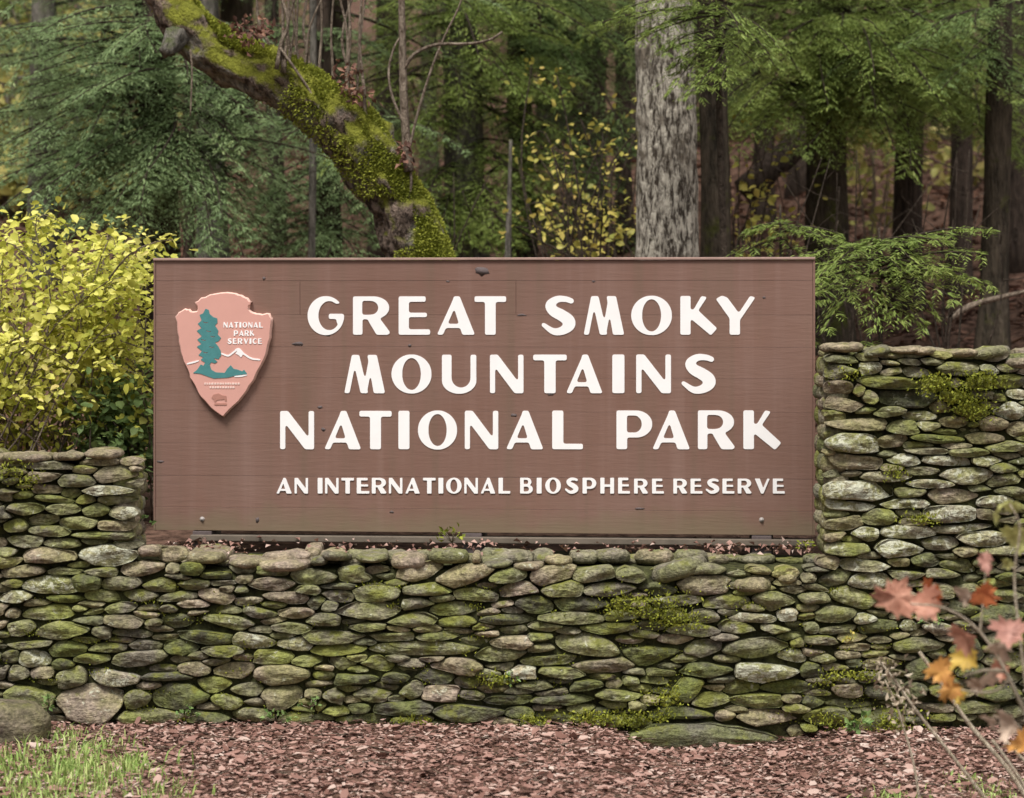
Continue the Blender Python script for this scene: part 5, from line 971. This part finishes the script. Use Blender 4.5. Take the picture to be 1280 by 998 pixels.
def weed(px, py, s, n, label, y=-.10, z=None, mat='weed', name='weed'):
    c = np.array([(px - CX) / F * (11.5 + y), y, CH - (py - HZ) / F * (11.5 + y)]); t = empty(name, c); tag(t, label, 'weed'); b, st = Bag(), Bag()
    for k in range(n):
        d = rdir(1)[0]; d[1] = -abs(d[1]) * .5; d[2] = abs(d[2]) * .8 + .15; e = d * s * rng.uniform(.5, 1); st.add(*tube(np.array([[0, 0.04, -s * .2], e * .6, e]), [.0022, .0018, .001], 4))
        q = e[None] + rng.normal(0, s * .12, (3, 3)); b.add(*leaves(q, rdir(3) + d, rdir(3) + np.array([0, -.5, .8]), np.full(3, s * .45), np.full(3, s * .28), .2, .1))
    obj('stem', st.mesh('stem', M['stalk']), t); obj('foliage', b.mesh('foliage', M[mat]), t)
weed(1072, 912, .09, 10, 'bright green weed at the wall foot left of the dry stalks'); weed(638, 852, .05, 9, 'tiny pale green plant in a joint left of the white stone', -.03)
weed(232, 897, .06, 7, 'little green weed at the wall foot below the dark square stone'); weed(345, 901, .07, 8, 'little green weed at the wall foot under the brown block stone'); weed(388, 885, .05, 6, 'tiny green sprig right of the brown block stone', -.05)
weed(1064, 803, .05, 4, 'small yellow leaf sprig on the wall left of the orange maple leaves', -.06, mat='yellow'); weed(174, 658, .06, 8, 'green weed in the gap at the sign\'s lower left corner', .35); weed(60, 885, .07, 6, 'small weed with pale flowers beside the corner boulder', -.25); weed(565, 676, .07, 8, 'moss-green sprig growing on the ledge under the sign\'s middle', .55, mat='moss')
weed(1008, 685, .05, 8, 'mossy green clump on the ledge at the sign\'s lower right corner', .45, mat='moss'); weed(1168, 780, .05, 6, 'small dark green sprig on the wall behind the maple leaves', -.05)
# boulder at the lower left
bm = bmesh.new(); bmesh.ops.create_icosphere(bm, subdivisions=4, radius=1.0); vv = np.array([v.co[:] for v in bm.verts]); q = np.sign(vv) * np.abs(vv) ** .72
q *= (1 + .10 * fbm(q * 1.7, 4, 12))[:, None]; q *= np.array([.17, .15, .13])
for v, c in zip(bm.verts, q): v.co = c
me = bpy.data.meshes.new('boulder'); bm.to_mesh(me); bm.free(); me.materials.append(M['stone']); me.polygons.foreach_set('use_smooth', np.ones(len(me.polygons), bool))
bo = obj('boulder', me, None, (P(14, 0, 11.05)[0], -.42, .05)); bo.rotation_euler = (.1, .08, .4); bo.color = (.0, .15, .9, .30); tag(bo, 'brown boulder at the foot of the wall at the lower left edge', 'boulder')

# ---------------------------------------------------------------- foreground: maple sprig and dry stalks
def flat_mat(name, a, b):
    m, nt = newmat(name); n = noise(nt, coords(nt), 30, 5, .7); c = mixc(nt, ramp(nt, n, [(.3, 0.0), (.7, 1.0)]), [k * .75 for k in a], [min(k * 1.15, .85) for k in b]); p = finish(nt, c, .55, n, .2, .004)
    tr = node(nt, 'ShaderNodeBsdfTranslucent'); nt.links.new(c, tr.inputs[0]); mx = node(nt, 'ShaderNodeMixShader'); mx.inputs[0].default_value = .3; o = [k for k in nt.nodes if k.type == 'OUTPUT_MATERIAL'][0]
    nt.links.new(p.outputs[0], mx.inputs[1]); nt.links.new(tr.outputs[0], mx.inputs[2]); nt.links.new(mx.outputs[0], o.inputs[0]); return m
LM = {'pink': flat_mat('pink_maple_leaf', (.46, .17, .105), (.62, .34, .24)), 'red': flat_mat('red_maple_leaf', (.50, .10, .04), (.66, .24, .09)), 'orange': flat_mat('orange_maple_leaf', (.52, .20, .06), (.66, .36, .10)), 'gold': flat_mat('gold_maple_leaf', (.48, .30, .05), (.62, .44, .10)),
      'tan': flat_mat('tan_maple_leaf', (.50, .36, .26), (.68, .54, .42)), 'green': flat_mat('yellow_green_maple_leaf', (.42, .44, .12), (.62, .60, .25)), 'dull': flat_mat('dull_red_maple_leaf', (.36, .15, .11), (.55, .30, .24))}
ML = [(0, -.05), (.10, .02), (.34, -.10), (.30, .06), (.62, .12), (.50, .22), (.64, .42), (.42, .38), (.34, .44), (.42, .70), (.28, .62), (.22, .78), (.13, .72), (0, 1.0)]
ML = ML + [(-x, y) for x, y in ML[-2:0:-1]]
DF = 7.4
maple = empty('maple_sprig', gpos(1300, DF)); mb0 = np.array(maple.location); tag(maple, 'maple sprig with pink, red and orange leaves before the wall at the right', 'sapling')
def maple_leaf(px, py, s, col, ang, dd=0, curl=.3, tiltx=.3, tilty=0, sq=1.0):
    o = P(px, py, DF + dd) - mb0; sz = s / F * DF * .86; p = np.array(ML) - np.array([0, .4]); ring1 = p * .5
    def to3(q):
        x, y = q[:, 0] * sz * sq, q[:, 1] * sz; z = -curl * 1.5 * (x * x + y * y * .6) / sz + .13 * sz * vnoise(np.stack([q[:, 0] * 4, q[:, 1] * 4, np.full(len(q), px)], -1), 2); return np.stack([x, z, y], -1)
    v = to3(np.concatenate([p, ring1, [[0, 0]]])); n = len(p); k = np.arange(n); k2 = (k + 1) % n
    rot = (Matrix.Rotation(ang, 3, 'Y') @ Matrix.Rotation(tiltx, 3, 'X') @ Matrix.Rotation(tilty, 3, 'Z'))
    v = v @ np.array(rot).T
    l = part('leaf', v, [np.stack([k, k2, n + k2, n + k], -1), np.stack([n + k, n + k2, np.full(n, 2 * n)], -1)], LM[col], maple, True, tuple(o))
    l['label'] = {'pink': 'pink', 'red': 'red', 'orange': 'orange', 'gold': 'golden', 'tan': 'withered tan', 'green': 'yellow-green', 'dull': 'dull red'}[col] + ' maple leaf'
for a in ((1120, 745, 58, 'pink', .5, 0, .25, .2, 0), (1158, 757, 52, 'pink', 2.6, .1, .4, .5, .2), (1166, 741, 40, 'red', 1.9, .12, .3, .8, .4), (1206, 742, 30, 'tan', 1.2, .0, .5, .9, .3), (1228, 741, 42, 'red', .3, -.1, .4, .3, .4), (1233, 704, 36, 'dull', 3.0, .1, .3, .4, .7, .6),
          (1207, 797, 46, 'pink', 1.1, 0, .4, .9, .1), (1208, 822, 46, 'gold', 2.3, .1, .4, .7, .2), (1176, 840, 40, 'orange', 2.8, 0, .3, .5, .5), (1190, 862, 36, 'orange', 2.0, .05, .4, .6, .2), (1200, 867, 26, 'gold', 1.4, .1, .3, .8, 0),
          (1262, 792, 48, 'dull', 3.3, -.1, .5, .5, .3), (1250, 806, 40, 'tan', 1.0, 0, .7, .7, .6), (1236, 842, 58, 'tan', .7, .1, .9, .6, .9, .5), (1252, 838, 36, 'pink', 2.2, .15, .5, .5, .4), (1222, 858, 34, 'tan', 2.5, .1, .8, .4, .8, .6), (1264, 905, 42, 'tan', 1.6, 0, .6, 1.0, .2), (1240, 898, 26, 'tan', 1.1, .05, .6, 1.1, .3), (1278, 930, 36, 'orange', 2.4, 0, .5, .9, .1), (1272, 668, 44, 'green', 1.0, .1, .5, .5, .2), (1246, 640, 40, 'green', .2, .1, .9, .5, 1.0, .4), (1268, 632, 40, 'green', 1.4, .1, .6, .9, .5, .5), (1262, 704, 30, 'green', 1.3, .1, .5, 1.0, .2, .5)):
    maple_leaf(*a)
def mtwig(pts, w0, w1, name='stem'):
    p = curve_pts([P(a, b, DF + .06) for a, b in pts], 16) - mb0; v, f = tube(p, np.linspace(w0, w1, 16) * DF / F / 2, 6); part(name, v, f, M['stalk'], maple, True)
g0 = (1330, 1060)
mtwig([g0, (1300, 940), (1262, 850), (1225, 790), (1180, 760), (1130, 755)], 6, 2.2); mtwig([(1262, 850), (1240, 865), (1200, 862), (1180, 850)], 3.5, 2); mtwig([(1290, 910), (1275, 800), (1268, 720), (1275, 660), (1262, 630)], 4, 2); mtwig([(1225, 790), (1228, 760), (1232, 715)], 3, 1.6); mtwig([(1256, 840), (1232, 838), (1205, 845)], 5, 2.5); mtwig([(1300, 940), (1270, 905), (1240, 895)], 3, 1.8)
def stalk(pts, w0, w1, label, d, head=None):
    p = [P(a, b, d) for a, b in pts]; b = p[0].copy(); b[2] = float(gz(b[0], b[1])); t = empty('dry_stalk', b); tag(t, label, 'dry stalk', 'dry stalks in front of the wall')
    q = curve_pts([b + (p[0] - b) * 0 - np.array([0, 0, .05])] + p, 20) - b; v, f = tube(q, np.linspace(w0, w1, 20) * d / F / 2, 7, .08, 30, 4); part('stem', v, f, M['stalk'], t, True)
    if head:
        n = 70; i = rng.uniform(head, 19, n); j = np.minimum(i.astype(int), 18); c = q[j] + (q[j + 1] - q[j]) * (i - j)[:, None] + rng.normal(0, .028, (n, 3)); L = rng.uniform(.015, .04, n)
        bb = Bag(); bb.add(*leaves(c, rdir(n) + np.array([0, 0, .4]), rdir(n), L, L * .45, .4, .2)); obj('seed_head', bb.mesh('seed_head', M['chaff']), t)['kind'] = 'stuff'
stalk([(1300, 1030), (1262, 965), (1215, 910), (1180, 860), (1149, 815)], 7.5, 4.5, 'thickest straight dry stalk slanting up left below the orange maple leaves', 9.2)
stalk([(1255, 1030), (1225, 990), (1190, 945), (1150, 895), (1118, 850), (1100, 828)], 6, 3, 'long dry stalk with a shaggy seed head left of the thickest stalk', 9.3, 12)
stalk([(1315, 1040), (1285, 990), (1262, 955), (1240, 925)], 6, 4, 'short dry stalk near the lower right corner', 8.8)
stalk([(1340, 1040), (1300, 975), (1270, 940), (1256, 925)], 5, 3.5, 'dry stalk cut by the right edge near the lower right corner', 8.7)
stalk([(1150, 1010), (1143, 960), (1134, 925), (1120, 880), (1106, 850)], 4, 2.2, 'thin dry stalk with a shaggy top, leftmost of the stalks', 9.6, 13)
